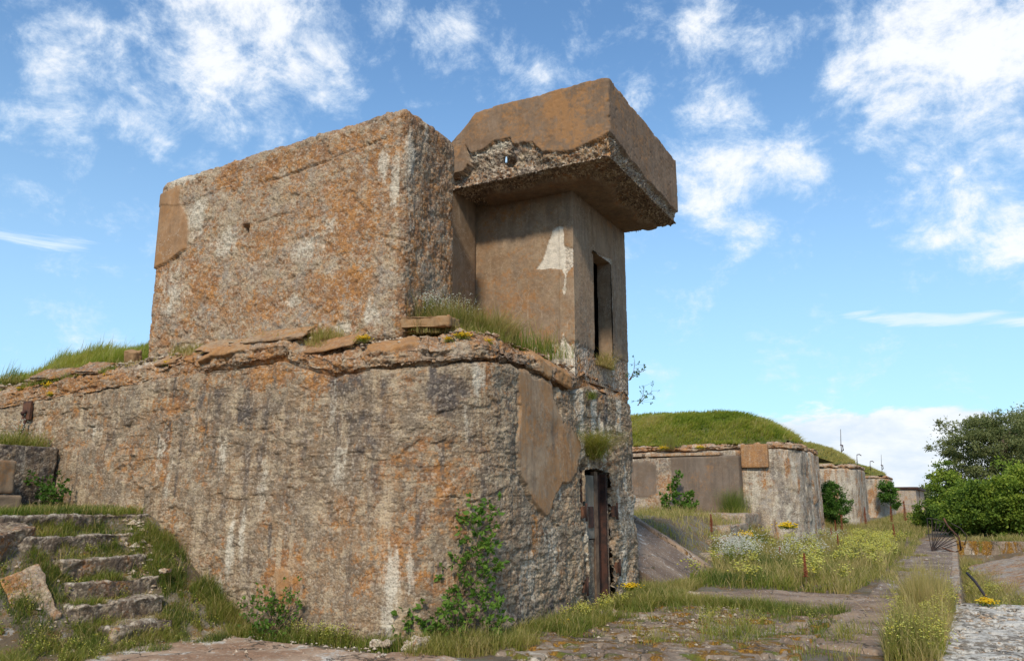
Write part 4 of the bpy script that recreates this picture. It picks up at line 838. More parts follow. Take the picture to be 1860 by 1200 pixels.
# ------------------------------------------------------------------ casemates further along
def mound_z(x, y, yf, yb, top):
    ex = np.clip((XS - .35 - x) / 3.3, 0, 1); ey = np.clip((y - yf - .9) / 3.2, 0, 1); eb = np.clip((yb - .4 - y) / 3.0, 0, 1)
    q = np.minimum(np.minimum(ex, ey), np.minimum(eb, 1)); p = q * (2 - q)
    return 3.66 + (top - 3.66) * p + .08 * n2(x, y, .6, 3, 600)
def casemate(yf, yb, xl, label, top, seed, res, details=0, lx=0, grassn=20000):
    t0 = thing('concrete_casemate', (-8, (yf + yb) / 2, 0), label, 'bunker', 'grass topped casemates along the row')
    L = pathlen(yf, yb, xl) + 4; sv = np.arange(0, L, res); zc = 3.42 + .05 * pn(np.stack([sv * .6, sv * 0 + seed, sv * 0], -1), 3) + .03 * pn(np.stack([sv * 3, sv * 0 + seed, sv * 0], -1), 5)
    tt = np.arange(0, 1.0001, res / 4.)
    P, N, Sg = sweep(sv, tt, [(0, -.05, -.5, 0), (.955, 0, -.06, 1), (.975, .02, -.01, 1), (1, .2, .01, 1)], zc, yf, yb, xl)
    zr = -.5 + np.tile(tt / .955, len(sv)) * (np.repeat(zc, len(tt)) - .06 + .5); low = np.tile(tt, len(sv)) <= .955; P[low, 2] = zr[low]
    X, Y, Z = P.T; d = rough_disp(P, .9, .8, seed) - .045 * sst(fbm(P * (.7, .7, 1), 4, seed + 5), .1, .25)
    mk = np.zeros((len(P), 4)); w1 = .08 * fbm(P * 2, 4, seed + 6)
    if details:
        fr = Y < yf + .6
        pa = np.where(fr, polydist(X + w1, Z + w1, [(-13, 3.3), (-10.05, 3.2), (-9.75, 2.9), (-9.76, 1.85), (-10, 1.7), (-13, 1.7)]), -1)
        pb = polydist(Y + X * 0 + w1, Z + w1, [(yf + 3.2, 3.5), (yf + 4.3, 3.5), (yf + 4.4, 1.5), (yf + 3.5, 1.4)]); pb = np.where(X > -5.2, pb, -1)
        pt = sst(pa, -.01, .03); d = d * (1 - pt) + .03 * pt; pb = sst(pb, -.01, .03); d = d * (1 - pb) + .05 * pb
        mk[:, 0] = pt; mk[:, 2] = .9 * pb
        cr = segdist(Y, Z, [(yf + 1.6, 3.6), (yf + 1.9, 2.7), (yf + 2.1, 1.8), (yf + 2.2, .2)]); d -= np.where(X > -5.6, .16 * np.exp(-((cr + .3 * np.abs(w1)) / .07) ** 2), 0)
        mk[:, 3] = np.where(fr & (X > -9.7) & (X < -7.4), .4, 0) * (Z > 2.2)
    vb = fbm(P * (1.2, 1.2, .25), 4, seed + 60); mk[:, 2] = np.maximum(mk[:, 2], .9 * sst(vb, .10, .25)); mk[:, 3] = np.maximum(mk[:, 3], .9 * sst(-vb, .12, .3)); mk[:, 1] = .35 + .3 * sst(fbm(P * (1.5, 1.5, .4), 3, seed + 61), .1, .2); d *= np.tile(sst(tt, 1., .97), len(sv)); P = P + N * d[:, None]
    mesh('wall', P, grid_faces(len(sv), len(tt)), None, M['far'], t0, mk)
    tt = np.arange(0, 1.0001, res / 1.1)
    P, N, Sg = sweep(sv, tt, [(0, .24, -.02, 1), (.10, .01, .0, 1), (.16, -.05, .03, 1), (.4, -.04, .20, 1), (.55, .1, .27, 1), (1, .7, .30, 1)], zc, yf, yb, xl)
    d = 1.6 * rough_disp(P, 1.2, .5, seed + 50) - .10 * sst(fbm(P * 1.3, 4, seed + 51), .02, .08) + .05 * fbm(P * .8, 3, seed + 52); d *= sst(np.tile(tt, len(sv)), 0, .08); P = P + N * d[:, None]
    mesh('cornice', P, grid_faces(len(sv), len(tt)), None, M['farcornice'], t0, np.tile([0, .1, .35, .1], (len(P), 1)))
    gx, gy = np.meshgrid(np.arange(xl, XS - .4, .25), np.arange(yf + .55, yb + 9, .25), indexing='ij'); z = mound_z(gx, gy, yf, yb + 9, top)
    z = np.where((gy > yb - .3) & (gx > -8), np.minimum(z, 3.5 - .0 * gy), z)
    mesh('earth_mound', np.stack([gx, gy, z], -1).reshape(-1, 3), grid_faces(*gx.shape), None, M['turf'], t0)
    q = np.column_stack([rng.uniform(xl, XS - .55, grassn), rng.uniform(yf + .6, yb + 9, grassn)]); q = q[rng.permutation(len(q))]
    z = mound_z(q[:, 0], q[:, 1], yf, yb + 9, top); k = (z > 3.665) & ~((q[:, 1] > yb - .3) & (q[:, 0] > -8)); q, z = q[k], z[k]
    gn = n2(q[:, 0], q[:, 1], .35, 3, 640); fn = n2(q[:, 0], q[:, 1], 1.6, 2, 641)
    h = rng.uniform(.16, .34, len(q)) * (1 + .5 * fn); tint = np.clip(.56 + .6 * gn + .3 * fn + rng.normal(0, .16, len(q)) + lx, 0, 1)
    V, Q, T, col = blades(np.column_stack([q, z - .03]), h * .95, .022 + .0005 * yf, rng.uniform(.4, 1.5, len(q)), tint, az=-.75)
    o = mesh('mound_grass', V, Q, T, M['meadow'], None, col, False); tag(o, kind='stuff'); return t0
c1 = casemate(30.3, 36.6, -15, 'grass topped concrete casemate beyond the bunker, with dark square panels on its front', 5.15, 31, .055, 1, 0., 60000)
def fb_disp(P, N):
    X, Y, Z = P.T; w1 = .10 * fbm(P * 2, 4, 801)
    pt = sst(np.maximum(np.minimum(X + 9.3 + w1 * .6, 3.3 - Z), polydist(X + w1, Z + w1, [(-13, 3.0), (-10.2, 3.05), (-9.9, 2.8), (-9.85, 1.85), (-10.1, 1.7), (-13, 1.7)])), -.01, .03)
    d = rough_disp(P, .9, .5, 88) * (1 - pt) + .02 * pt
    return d, np.stack([pt, .25 * (1 - pt), .25 * (1 - pt), .6 * sst(Z, 2.3, 3.1) + .2 * pt], -1)
P, Q, mk = rbox((-14.5, 29.85, 1.1), (-6.75, 30.6, 3.18), .06, .05, fb_disp); mesh('front_block', P, Q, None, M['far'], c1, mk)
bx('plinth', (-15, 29.5, .6), (-7.0, 30.4, 1.08), M['far'], c1, .04, res=.06, mkv=(0, .1, .2, .7))
bx('coping_slab', (-6.72, 30.16, 2.75), (-5.75, 30.6, 3.6), M['farcornice'], c1, .04, res=.06, mkv=(.3, .1, .9, .3))
bx('coping_slab', (-13.5, 29.8, 3.22), (-10.4, 30.4, 3.36), M['farcornice'], c1, .04, res=.06, mkv=(.1, .3, .3, .2)); bx('coping_slab', (-10.3, 29.8, 3.21), (-7.4, 30.4, 3.33), M['farcornice'], c1, .04, res=.06, mkv=(.1, .3, .3, .2))
c2 = casemate(51, 57.4, -15, 'middle casemate of the row, its straw coloured mound behind the round bush', 5.1, 32, .12, 0, .60, 30000)
c3 = casemate(78, 85, -15, 'farthest full casemate of the row, narrow in view beside the far shed', 4.8, 33, .16, 0, .3, 16000)
sh = thing('far_shed', (-5, 112, 0), 'distant low concrete shelter with a dark opening at the end of the row', 'shelter')
bx('wall', (-9, 104, 0), (-3.6, 113, 2.75), M['far'], sh, .1, res=.3); bx('wall', (-9, 117, 0), (-3.6, 134, 2.9), M['far'], sh, .1, res=.4)
bx('roof', (-9.2, 103.8, 2.78), (-3.3, 134.2, 3.05), M['rustdark'], sh, .05, res=.5); bx('back_wall', (-9, 112.9, 0), (-8.4, 117.1, 2.8), M['dark'], sh, .05, res=.4)
wallbox('retaining_wall', (-9, 97, -.3), (1.5, 140, 1.15), M['far'], 'far pale sloping wall closing the end of the row', 'retaining wall', .5, 44, r=.2)

# masts on the far mounds
def pole(name, p, h, r, label, cat, arm=0, group=None):
    t = thing(name, p, label, cat, group); p = np.array(p)
    A = Acc(); A.add(*tube([p, p + [0, 0, h * .5], p + [.03 * h, 0, h]], [r, r * .8, r * .5], 6)); A.build('pole', M['wire'], t, smooth=True)
    A = Acc()
    if arm == 1: A.add(*tube([p + [0, 0, h * .28], p + [.12, 0, h * .3], p + [.1, 0, h * .46], p + [-.05, 0, h * .48]], .05, 6)); A.build('junction_box', M['rustdark'], t, smooth=True)
    elif arm == 2: A.add(*tube([p + [.03 * h, 0, h], p + [.2, .1, h * 1.04], p + [.32, .1, h * .9]], .035, 6)); A.build('bent_arm', M['wire'], t, smooth=True)
pole('signal_mast', (-6.5, 60.5, 4.35), 2.1, .035, 'thin upright mast standing on the straw coloured mound', 'mast', 1)
pole('bent_post', (-6.1, 66.5, 4.2), .75, .04, 'short hooked post on the mound right of the tall mast', 'post', 2)
pole('bent_post', (-6.0, 76.5, 4.1), .75, .04, 'second short hooked post, between the first one and the thin rod', 'post', 2)
pole('thin_rod', (-5.6, 84, 3.9), 1.9, .03, 'thin rod with a knob on the farthest mound, rightmost of the posts', 'post', 1)

# ------------------------------------------------------------------ trees
def tree(name, base, h, crown_c, crown_r, label, mat, nl, leaf, seed, lean=0, tint0=.45, nb=9, droop=0., shell=.5, group=None, clump=.5):
    rs = np.random.RandomState(seed); t = thing(name, base, label, 'tree' if h > 3.5 else 'bush', group or {'maple_bush': 'maple bushes by the sunken bay', 'broadleaf_tree': 'tall trees behind the bushes', 'distant_tree': 'tiny trees at the end of the row'}.get(name)); b = np.array(base, float)
    A = Acc(); cc = b + np.array(crown_c); top = b + np.array([crown_c[0] * .6, crown_c[1] * .6, h * .8]); k = np.linspace(0, 1, 7)[:, None]
    tr_ = b * (1 - k) + top * k + .04 * h * np.array([[pn(np.array([[q[0] * 3, seed, j]]), 1)[0] for j in (0, 5, 9)] for q in k]) * (k > 0); A.add(*tube(tr_, np.linspace(h * .028, h * .008, 7), 8))
    tips = []
    for j in range(nb):
        s = rs.uniform(.25, .95); i = s * 6; p0 = tr_[int(i)] * (1 - i % 1) + tr_[min(6, int(i) + 1)] * (i % 1)
        v = rs.normal(size=3); v /= np.linalg.norm(v); v[2] = abs(v[2]) * .8; p3 = cc + v * np.array(crown_r) * rs.uniform(.45, .8); md = (p0 + p3) / 2 + [0, 0, .08 * h]
        kk = np.linspace(0, 1, 6)[:, None]; pts = (1 - kk) ** 2 * p0 + 2 * kk * (1 - kk) * md + kk ** 2 * p3; A.add(*tube(pts, np.linspace(h * .011, h * .003, 6), 5)); tips.append(pts[2:])
    A.build('trunk', M['bark'], t, smooth=True)
    nc = max(10, nl // 90); v = rs.normal(size=(nc, 3)); v /= np.linalg.norm(v, axis=1)[:, None]; rr = rs.uniform(0, 1, nc) ** (1 / 3.) ; rr = np.where(rs.uniform(size=nc) < shell, rs.uniform(.82, 1.0, nc), rr)
    lump = 1 + .5 * fbm(v * 1.9 + seed, 3, seed); cl = cc + v * np.array(crown_r) * (rr * lump)[:, None]; cl = cl[cl[:, 2] > b[2] + .05]
    P = []; ts = []; Dd = []
    for c_ in cl:
        m_ = 90; r_ = clump * rs.uniform(.5, 1.2); q = rs.normal(size=(m_, 3)) * r_ * [.5, .5, .32]
        if droop: q[:, 2] -= droop * np.hypot(q[:, 0], q[:, 1]) * rs.uniform(.3, 1.4, m_)
        P.append(c_ + q); ts.append(tint0 + rs.normal(0, .10) + .25 * q[:, 2] / (r_ + .01) + rs.normal(0, .08, m_)); out = (c_ - cc) / np.array(crown_r); dv = rs.normal(size=(m_, 3)) * .7 + out * .6; dv[:, 2] -= droop * .8; Dd.append(dv)
    P = np.concatenate(P); V, T, col = leaves(P, np.concatenate(Dd), leaf * rs.uniform(.7, 1.3, len(P)), np.concatenate(ts), .62 if not droop else .4)
    mesh('crown', V, None, T, mat, t, col, False); return t
tree('broadleaf_tree', (3.2, 58, -.1), 7.6, (-.5, 0, 4.6), (3.2, 2.6, 2.4), 'tall grey green tree rising behind the bright bushes', M['willowleaf'], 36000, .17, 4, nb=18, droop=.35, tint0=.55, shell=.7, clump=.50)
tree('broadleaf_tree', (6.2, 62, -.1), 8.0, (0, 0, 4.7), (3.2, 3, 2.9), 'grey green tree cut by the right edge behind the other tree', M['willowleaf'], 24000, .18, 5, nb=14, droop=.5, tint0=.5, clump=.8)
tree('maple_bush', (1.25, 42, -.1), 2.9, (.0, 0, 1.15), (1.75, 1.8, 1.25), 'dense maple bush left of the taller one at the far end of the bay', M['mapleleaf'], 26000, .125, 6, tint0=.45, shell=.6, clump=.42)
tree('maple_bush', (3.0, 41, -.1), 3.5, (-.1, 0, 1.4), (1.5, 1.6, 1.5), 'tallest bright green maple bush at the far end of the bay', M['mapleleaf'], 30000, .13, 7, tint0=.62, shell=.7, clump=.36)
tree('maple_bush', (4.9, 42, -.1), 2.7, (0, 0, 1.1), (1.6, 1.6, 1.25), 'low maple bush cut by the right edge of the picture', M['mapleleaf'], 16000, .13, 8, tint0=.42, shell=.6, clump=.45)
tree('maple_sapling', (-.55, 47, -.1), 3.1, (.3, 0, 1.9), (.8, .8, 1.5), 'slender maple sapling at the left end of the bushes', M['mapleleaf'], 7000, .13, 9, tint0=.6, shell=.3, clump=.3)
tree('maple_bush', (-1.0, 49, -.1), 1.5, (0, 0, .7), (.9, .9, .75), 'small low bush at the left foot of the maples', M['mapleleaf'], 6000, .12, 10, tint0=.5, clump=.3)
tree('round_bush', (-5.6, 45.5, .3), 2.2, (0, 0, 1.25), (.78, .8, .98), 'dark green round bush against the middle casemate', M['leaf'], 9000, .10, 14, tint0=.35, clump=.3)
tree('casemate_shrub', (-4.7, 76.8, .1), 2.6, (0, 0, 1.9), (.8, .8, 1.1), 'distant shrub beside the farthest casemate', M['leaf'], 3000, .16, 15, tint0=.4, clump=.4)
for k, (x, y, h) in enumerate([(-1.5, 150, 4.5), (1, 160, 5), (-3.2, 165, 4)]):
    tree('distant_tree', (x, y, 0), h, (0, 0, h * .5), (2.2, 2.2, h * .45), ['leftmost but one of the tiny trees past the far shed', 'distant tree hidden mostly by the maple sapling', 'tiny tree at the very end of the row past the far shed'][k], M['willowleaf'], 1800, .4, 20 + k, clump=.9)

# ------------------------------------------------------------------ grass and weeds
def grass(name, poly, n, h, tint, wd=.007, lean=(.2, .9), zf=gz, thr=-.3, sc=1.2, seed=0, patch=.5, dz=-.01, az=None, mat=None, hv=.35):
    q = rand_in(poly, n); d = n2(q[:, 0], q[:, 1], sc, 4, 700 + seed); k = d > thr + rng.normal(0, .08, n); q, d = q[k], d[k]
    tn = np.clip(tint + patch * n2(q[:, 0], q[:, 1], .9, 3, 720 + seed) + rng.normal(0, .12, len(q)), 0, 1)
    hh = rng.uniform(h[0], h[1], len(q)) * (1 + hv * np.clip(d * 2, -1, 1.5))
    # a share of the blades are dry stalks with seed heads
    dry = rng.uniform(size=len(q)) < .10 + .25 * (tint > .5); tn = np.where(dry, rng.uniform(.8, 1, len(q)), tn); hh = np.where(dry, hh * 1.35, hh)
    z = zf(q[:, 0], q[:, 1]) + dz
    V, Q, T, col = blades(np.column_stack([q, z]), hh, wd * rng.uniform(.6, 1.5, len(q)), rng.uniform(lean[0], lean[1], len(q)), tn, az)
    o = mesh(name, V, Q, T, mat or M['grass'], None, col, False); return tag(o, kind='stuff')
def flat(z0): return lambda x, y: np.full(np.shape(x), z0, float)
def outline(s0, s1, w0, w1, n=24):
    """strip of ground along the foot of the front bunker's wall (outline metres s0..s1, w0..w1 metres out from it)"""
    s = np.linspace(s0, s1, n); a = np.stack(path(s, np.full(n, -w0), 7.5, 13.7, -17.), -1); b = np.stack(path(s, np.full(n, -w1), 7.5, 13.7, -17.), -1); return np.concatenate([a, b[::-1]])
# steps and bank
STEPS = [(1.42, -9.6, 5.2, 7.45), (1.19, -9.28, 5.2, 7.22), (.93, -8.98, 5.85, 7.05), (.69, -8.68, 5.85, 6.95), (.48, -8.38, 5.7, 6.8), (.27, -8.05, 5.9, 6.7)]
def stepz(x, y):
    z = gz(x, y)
    for z_, x_, a_, b_ in STEPS: z = np.where((x < x_ - .07) & (x > x_ - .5) & (y > a_) & (y < b_), np.maximum(z, z_ - .02), z)
    return z
grass('grass', [(-9.7, 5.2), (-7.75, 5.2), (-7.3, 6.4), (-7.5, 7.3), (-9.7, 7.35)], 26000, (.03, .09), .33, .005, thr=.06, sc=2.8, patch=.9, hv=1., seed=1, zf=stepz, dz=0)
grass('grass', [(-7.7, 4.2), (-7.9, 6.9), (-9.0, 7.3), (-9.2, 4.2)], 24000, (.03, .10), .30, .005, thr=-.08, sc=2.4, patch=.8, hv=1., seed=2)
grass('grass', [(-11.8, 4.5), (-9.7, 4.5), (-9.65, 7.4), (-11.8, 7.4)], 16000, (.06, .14), .28, .007, thr=-.35, seed=3, zf=flat(1.42))
grass('grass', outline(8.6, 12.2, .02, .36), 9000, (.07, .20), .33, .006, thr=-.12, sc=1.6, seed=4)
grass('grass', outline(11.6, 15.2, .02, .75), 15000, (.08, .24), .42, .006, thr=-.2, seed=5)
grass('grass', [(-5.6, 7.1), (-4.6, 7.6), (-3.9, 8.8), (-4.4, 9.6), (-4.9, 8.2)], 7000, (.06, .2), .42, .006, thr=-.05, seed=6)
grass('grass', outline(15.6, 18.5, .02, .8), 12000, (.10, .25), .42, .007, thr=-.45, seed=7)
grass('grass', [(-4.6, 11.9), (-3.0, 12.5), (-1.6, 12.1), (-1.4, 12.6), (-3.0, 12.9), (-4.1, 13.4), (-4.3, 15.6), (-4.7, 15.6)], 14000, (.09, .22), .48, .007, thr=-.35, seed=8)
grass('grass', [(-4.7, 9.0), (-1.0, 9.0), (-1.0, 12), (-4.7, 12.2)], 12000, (.04, .16), .5, .006, thr=.10, sc=1.5, seed=9, hv=1.2, patch=.8)
grass('grass', [(-9.6, 5.3), (-7.9, 5.6), (-8.0, 7.2), (-9.6, 7.3)], 5000, (.08, .16), .40, .005, thr=.12, sc=2.6, seed=41)
grass('grass', [(-9.9, 5.0), (-9.0, 5.0), (-8.9, 7.4), (-9.9, 7.4)], 5000, (.03, .09), .38, .005, thr=.0, sc=2.4, seed=65, zf=stepz)
grass('grass', [(-9.4, 6.9), (-7.6, 6.9), (-7.3, 7.4), (-9.4, 7.45)], 8000, (.05, .16), .40, .005, thr=.02, sc=2.4, patch=.8, hv=.8, seed=42)
grass('dry_grass', [(-9.6, 5.2), (-7.6, 5.2), (-7.3, 7.4), (-9.6, 7.4)], 7000, (.03, .10), .8, .005, lean=(.6, 1.6), thr=.0, sc=2.6, seed=43, zf=stepz)
# weedy strip between the ramp and the path
WS = [(-4.6, 15.3), (-1.75, 15.3), (-1.5, 18), (-1.5, 29), (-1.8, 35), (-3.9, 35.5), (-4.6, 30.0), (-6.2, 29), (-5.8, 22), (-4.8, 18.2)]
grass('undergrowth', WS, 52000, (.07, .26), .45, .012, thr=-.22, sc=.9, seed=10, patch=.9, hv=.8)
grass('dry_grass', WS, 16000, (.14, .34), .85, .010, thr=.05, sc=.8, seed=50, patch=.3, hv=.5)
grass('undergrowth', [(-4.7, 35), (-1.3, 35), (-.8, 60), (-1.5, 90), (-4.8, 90), (-4.9, 57.5), (-7, 57), (-7, 38), (-5, 37)], 36000, (.12, .34), .55, .02, thr=-.25, sc=.5, seed=11, patch=.6)
grass('dry_grass', [(-13, 18), (-5.4, 17.9), (-5.0, 20.4), (-5.9, 27.5), (-13, 29.5)], 9000, (.05, .2), .8, .012, thr=.0, sc=1.1, seed=64, zf=gz, hv=.8)
grass('undergrowth', [(-13, 18), (-6.2, 18), (-5.6, 21), (-6, 27), (-6.4, 30), (-13, 30)], 15000, (.06, .24), .72, .012, thr=.05, sc=.9, seed=12, hv=.8, zf=lambda x, y: np.maximum(gz(x, y), np.select([y > 27.6, y > 24.6, y > 22.2, y > 20.4], [1.15, .85, .55, .28])))
# tall straw strip right of the cross paving, and the sunken bay
grass('dry_grass', [(-.76, 9.2), (-.25, 9.2), (-.12, 14.6), (-.80, 14.6)], 8000, (.10, .36), .58, .006, lean=(.1, .8), thr=-.25, seed=13, patch=.9, hv=.8)
grass('dry_grass', [(-.7, 12.2), (-.3, 12.2), (-.15, 14.4), (-.62, 14.4)], 2200, (.28, .58), .92, .005, lean=(.05, .45), thr=-.2, seed=14)
grass('undergrowth', [(.05, 15.2), (.9, 15.2), (1.3, 20), (.6, 32), (.05, 34)], 15000, (.10, .34), .52, .010, thr=-.05, seed=15, patch=.6)
grass('undergrowth', [(.6, 10.2), (1.4, 10.4), (1.5, 11.2), (.6, 11.1)], 900, (.1, .3), .5, .007, thr=0, seed=16)
grass('undergrowth', [(0, 35.8), (5, 35.8), (5, 38.5), (0, 38.5)], 6000, (.08, .25), .65, .02, thr=0, seed=17)
grass('undergrowth', [(-1.42, 15.2), (-1.0, 15.2), (-1.2, 20), (-1.15, 36), (-1.5, 36)], 5000, (.05, .18), .6, .01, thr=.05, seed=18)
for k, yy in enumerate((15.0, 20.5, 26.05, 31)): grass('undergrowth', [(-1.4, yy - .12), (-.2, yy - .12), (-.2, yy + .14), (-1.4, yy + .14)], 900, (.05, .14), .6, .009, thr=-.1, seed=19 + k)
# on the bunker
grass('roof_grass', [(-15.8, 8.05), (-10.95, 8.15), (-10.95, 9.8), (-15.2, 9.8)], 26000, (.12, .30), .42, .007, lean=(.1, .9), thr=-.4, seed=30, zf=roofz, az=.4, mat=M['meadow'], hv=.7)
grass('roof_grass', [(-16.5, 7.85), (-14.5, 7.75), (-11.2, 7.85), (-11.2, 8.2), (-16.5, 8.3)], 6000, (.05, .14), .55, .007, thr=.0, sc=2, seed=31, zf=lambda x, y: roofz(x, y) - .04)
grass('ledge_grass', [(-10.8, 7.6), (-6.4, 7.6), (-6.4, 7.95), (-10.8, 7.95)], 5000, (.04, .12), .7, .005, thr=.12, sc=1.8, seed=61, zf=lambda x, y: zcrack(x + 17.) + .30 + (y - 7.6) * .35)
grass('ledge_grass', [(-16, 7.55), (-11, 7.55), (-11, 7.95), (-16, 7.95)], 6000, (.04, .13), .5, .005, thr=.02, sc=2, seed=62, zf=lambda x, y: zcrack(x + 17.) + .28 + (y - 7.6) * .35)
grass('ledge_grass', [(-6.6, 7.9), (-5.9, 8.0), (-5.1, 8.5), (-4.95, 9.8), (-5.3, 9.8), (-5.6, 8.6), (-6.5, 8.2)], 2600, (.06, .2), .6, .005, thr=-.05, sc=2, seed=63, zf=flat(3.68))
grass('ledge_grass', [(-9.9, 7.72), (-6.6, 7.75), (-6.6, 7.97), (-9.9, 7.97)], 3200, (.05, .17), .62, .006, thr=.0, sc=1.5, seed=32, zf=flat(3.66))
grass('ledge_grass', [(-6.15, 8.2), (-5.5, 8.45), (-5.15, 9.2), (-5.3, 10.0), (-5.9, 9.4), (-5.95, 8.4)], 7500, (.18, .48), .56, .006, lean=(.15, .9), thr=-.5, seed=33, zf=flat(3.70), patch=.8)
grass('ledge_grass', [(-5.5, 9.6), (-4.95, 9.7), (-4.8, 10.9), (-5.3, 10.95)], 700, (.14, .42), .45, .006, lean=(.1, .6), thr=-.2, seed=34, zf=flat(3.70))
grass('ledge_grass', [(-4.9, 11.8), (-4.75, 11.9), (-4.8, 12.6), (-4.95, 12.5)], 500, (.08, .28), .85, .006, lean=(.4, 1.3), thr=-.8, seed=35, zf=flat(3.75))
grass('terrace_grass', [(-13.6, 3.0), (-11.95, 3.0), (-11.95, 7.4), (-13.6, 7.4)], 16000, (.10, .34), .50, .007, thr=-.4, seed=36, zf=flat(2.33))

def herb(A, P, h, nst, spread, mi_leaf=0, mi_head=1, nleaf=14, headr=.012, nhead=10, tint=.5, leaf=.035, headspread=.05, thin=.003):
    """stems with leaves and a loose cluster of heads each; adds to A"""
    P = np.asarray(P, float)
    for p in P:
        for s in range(nst):
            a = rng.uniform(0, 6.28); r = spread * rng.uniform(.1, 1); hh = h * rng.uniform(.65, 1.1); k = np.linspace(0, 1, 5)[:, None]
            pts = p + np.array([math.cos(a) * r, math.sin(a) * r, 0]) * k ** 1.5 + np.array([0, 0, hh]) * k + rng.normal(0, .006, (5, 3)) * k
            V, Q, T = tube(pts, [thin, thin, thin * .8, thin * .7, thin * .4], 4); A.add(V, Q, None, (tint, .3, 0, 0), mi_leaf)
            t = rng.uniform(.08, .95, nleaf); q = np.stack([np.interp(t, k[:, 0], pts[:, j]) for j in range(3)], -1)
            D = rng.normal(size=(nleaf, 3)); D[:, 2] = np.abs(D[:, 2]) * .5; V, T, c = leaves(q, D, leaf * rng.uniform(.6, 1.3, nleaf), tint + rng.normal(0, .1, nleaf), .4); A.add(V, None, T, c, mi_leaf)
            if nhead:
                q = pts[-1] + rng.normal(size=(nhead, 3)) * headspread * [1, 1, .8]; V, T, c = dots(q, headr * rng.uniform(.6, 1.3, nhead), rng.uniform(0, 1, nhead)); A.add(V, None, T, c, mi_head)
def gpts(poly, n, thr=-9, seed=0, sc=.8, zf=gz):
    q = rand_in(poly, n); k = n2(q[:, 0], q[:, 1], sc, 3, 900 + seed) > thr; q = q[k]; return np.column_stack([q, zf(q[:, 0], q[:, 1])])
A = Acc(); herb(A, gpts(WS, 150, .05, 1), .40, 3, .13, nleaf=14, headr=.020, nhead=16, tint=.62, leaf=.06, headspread=.07)
herb(A, gpts([(-2.6, 15.5), (-1.6, 15.5), (-1.5, 34), (-3.2, 34)], 60, -.05, 21), .38, 3, .12, nleaf=10, headr=.022, nhead=16, tint=.6, leaf=.05, headspread=.07)
o = A.build('yellow_wildflowers', [M['grass'], M['palyellow']]); tag(o, kind='stuff')
A = Acc(); herb(A, gpts([(-4.5, 17.9), (-3.9, 17.9), (-4.1, 20.5), (-5.2, 21)], 22, -9, 2), .62, 5, .22, nleaf=12, headr=.014, nhead=16, tint=.45, leaf=.05, headspread=.12)
herb(A, gpts([(-3.9, 18.5), (-3, 21), (-3.2, 33), (-5, 33)], 40, -.1, 2), .40, 4, .18, nleaf=8, headr=.014, nhead=14, tint=.45, leaf=.05, headspread=.09)
herb(A, gpts([(-13.3, 4.6), (-12, 4.6), (-12, 7.2), (-13.3, 7.2)], 38, -9, 3, zf=flat(2.33)), .36, 3, .12, nleaf=8, headr=.010, nhead=10, tint=.45, leaf=.03, headspread=.05)
herb(A, gpts([(-6.1, 8.3), (-5.6, 8.5), (-5.5, 9.1), (-5.9, 9.0)], 16, -9, 4, zf=flat(3.72)), .52, 4, .12, nleaf=8, headr=.010, nhead=9, tint=.4, leaf=.03, headspread=.05)
o = A.build('white_wildflowers', [M['grass'], M['white']]); tag(o, kind='stuff')
A = Acc(); herb(A, gpts([(-4.6, 9.2), (-4.2, 9.6), (-4.3, 12), (-4.7, 12)], 22, -9, 6), .22, 3, .1, nleaf=9, headr=.010, nhead=8, tint=.55, leaf=.03, headspread=.03)
herb(A, gpts([(-.8, 9.3), (-.2, 9.3), (-.1, 14.5), (-.8, 14.5)], 60, -9, 7), .34, 3, .12, nleaf=12, headr=.010, nhead=10, tint=.6, leaf=.035, headspread=.04)
herb(A, gpts([(.05, 15.2), (1.2, 15.2), (1.4, 20), (.3, 26), (.05, 26)], 40, 0, 8), .4, 3, .14, nleaf=10, headr=.014, nhead=8, tint=.62, leaf=.045, headspread=.05)
herb(A, gpts([(-3.4, 10.2), (-1.6, 10.2), (-1.6, 12.2), (-3.3, 12.2)], 26, .0, 9), .16, 4, .1, nleaf=9, headr=.007, nhead=5, tint=.6, leaf=.025, headspread=.03)
herb(A, gpts([(-6.9, 7.2), (-5.9, 7.2), (-5.9, 7.42), (-6.9, 7.42)], 22, -9, 10), .22, 3, .08, nleaf=10, headr=.007, nhead=5, tint=.5, leaf=.03, headspread=.03)
herb(A, gpts([(-9.3, 4.6), (-7.7, 4.6), (-7.5, 7.3), (-9.3, 7.2)], 90, -9, 11), .12, 3, .06, nleaf=9, headr=.007, nhead=3, tint=.5, leaf=.03, headspread=.03)
o = A.build('yellow_wildflowers', [M['grass'], M['palyellow']]); tag(o, kind='stuff')

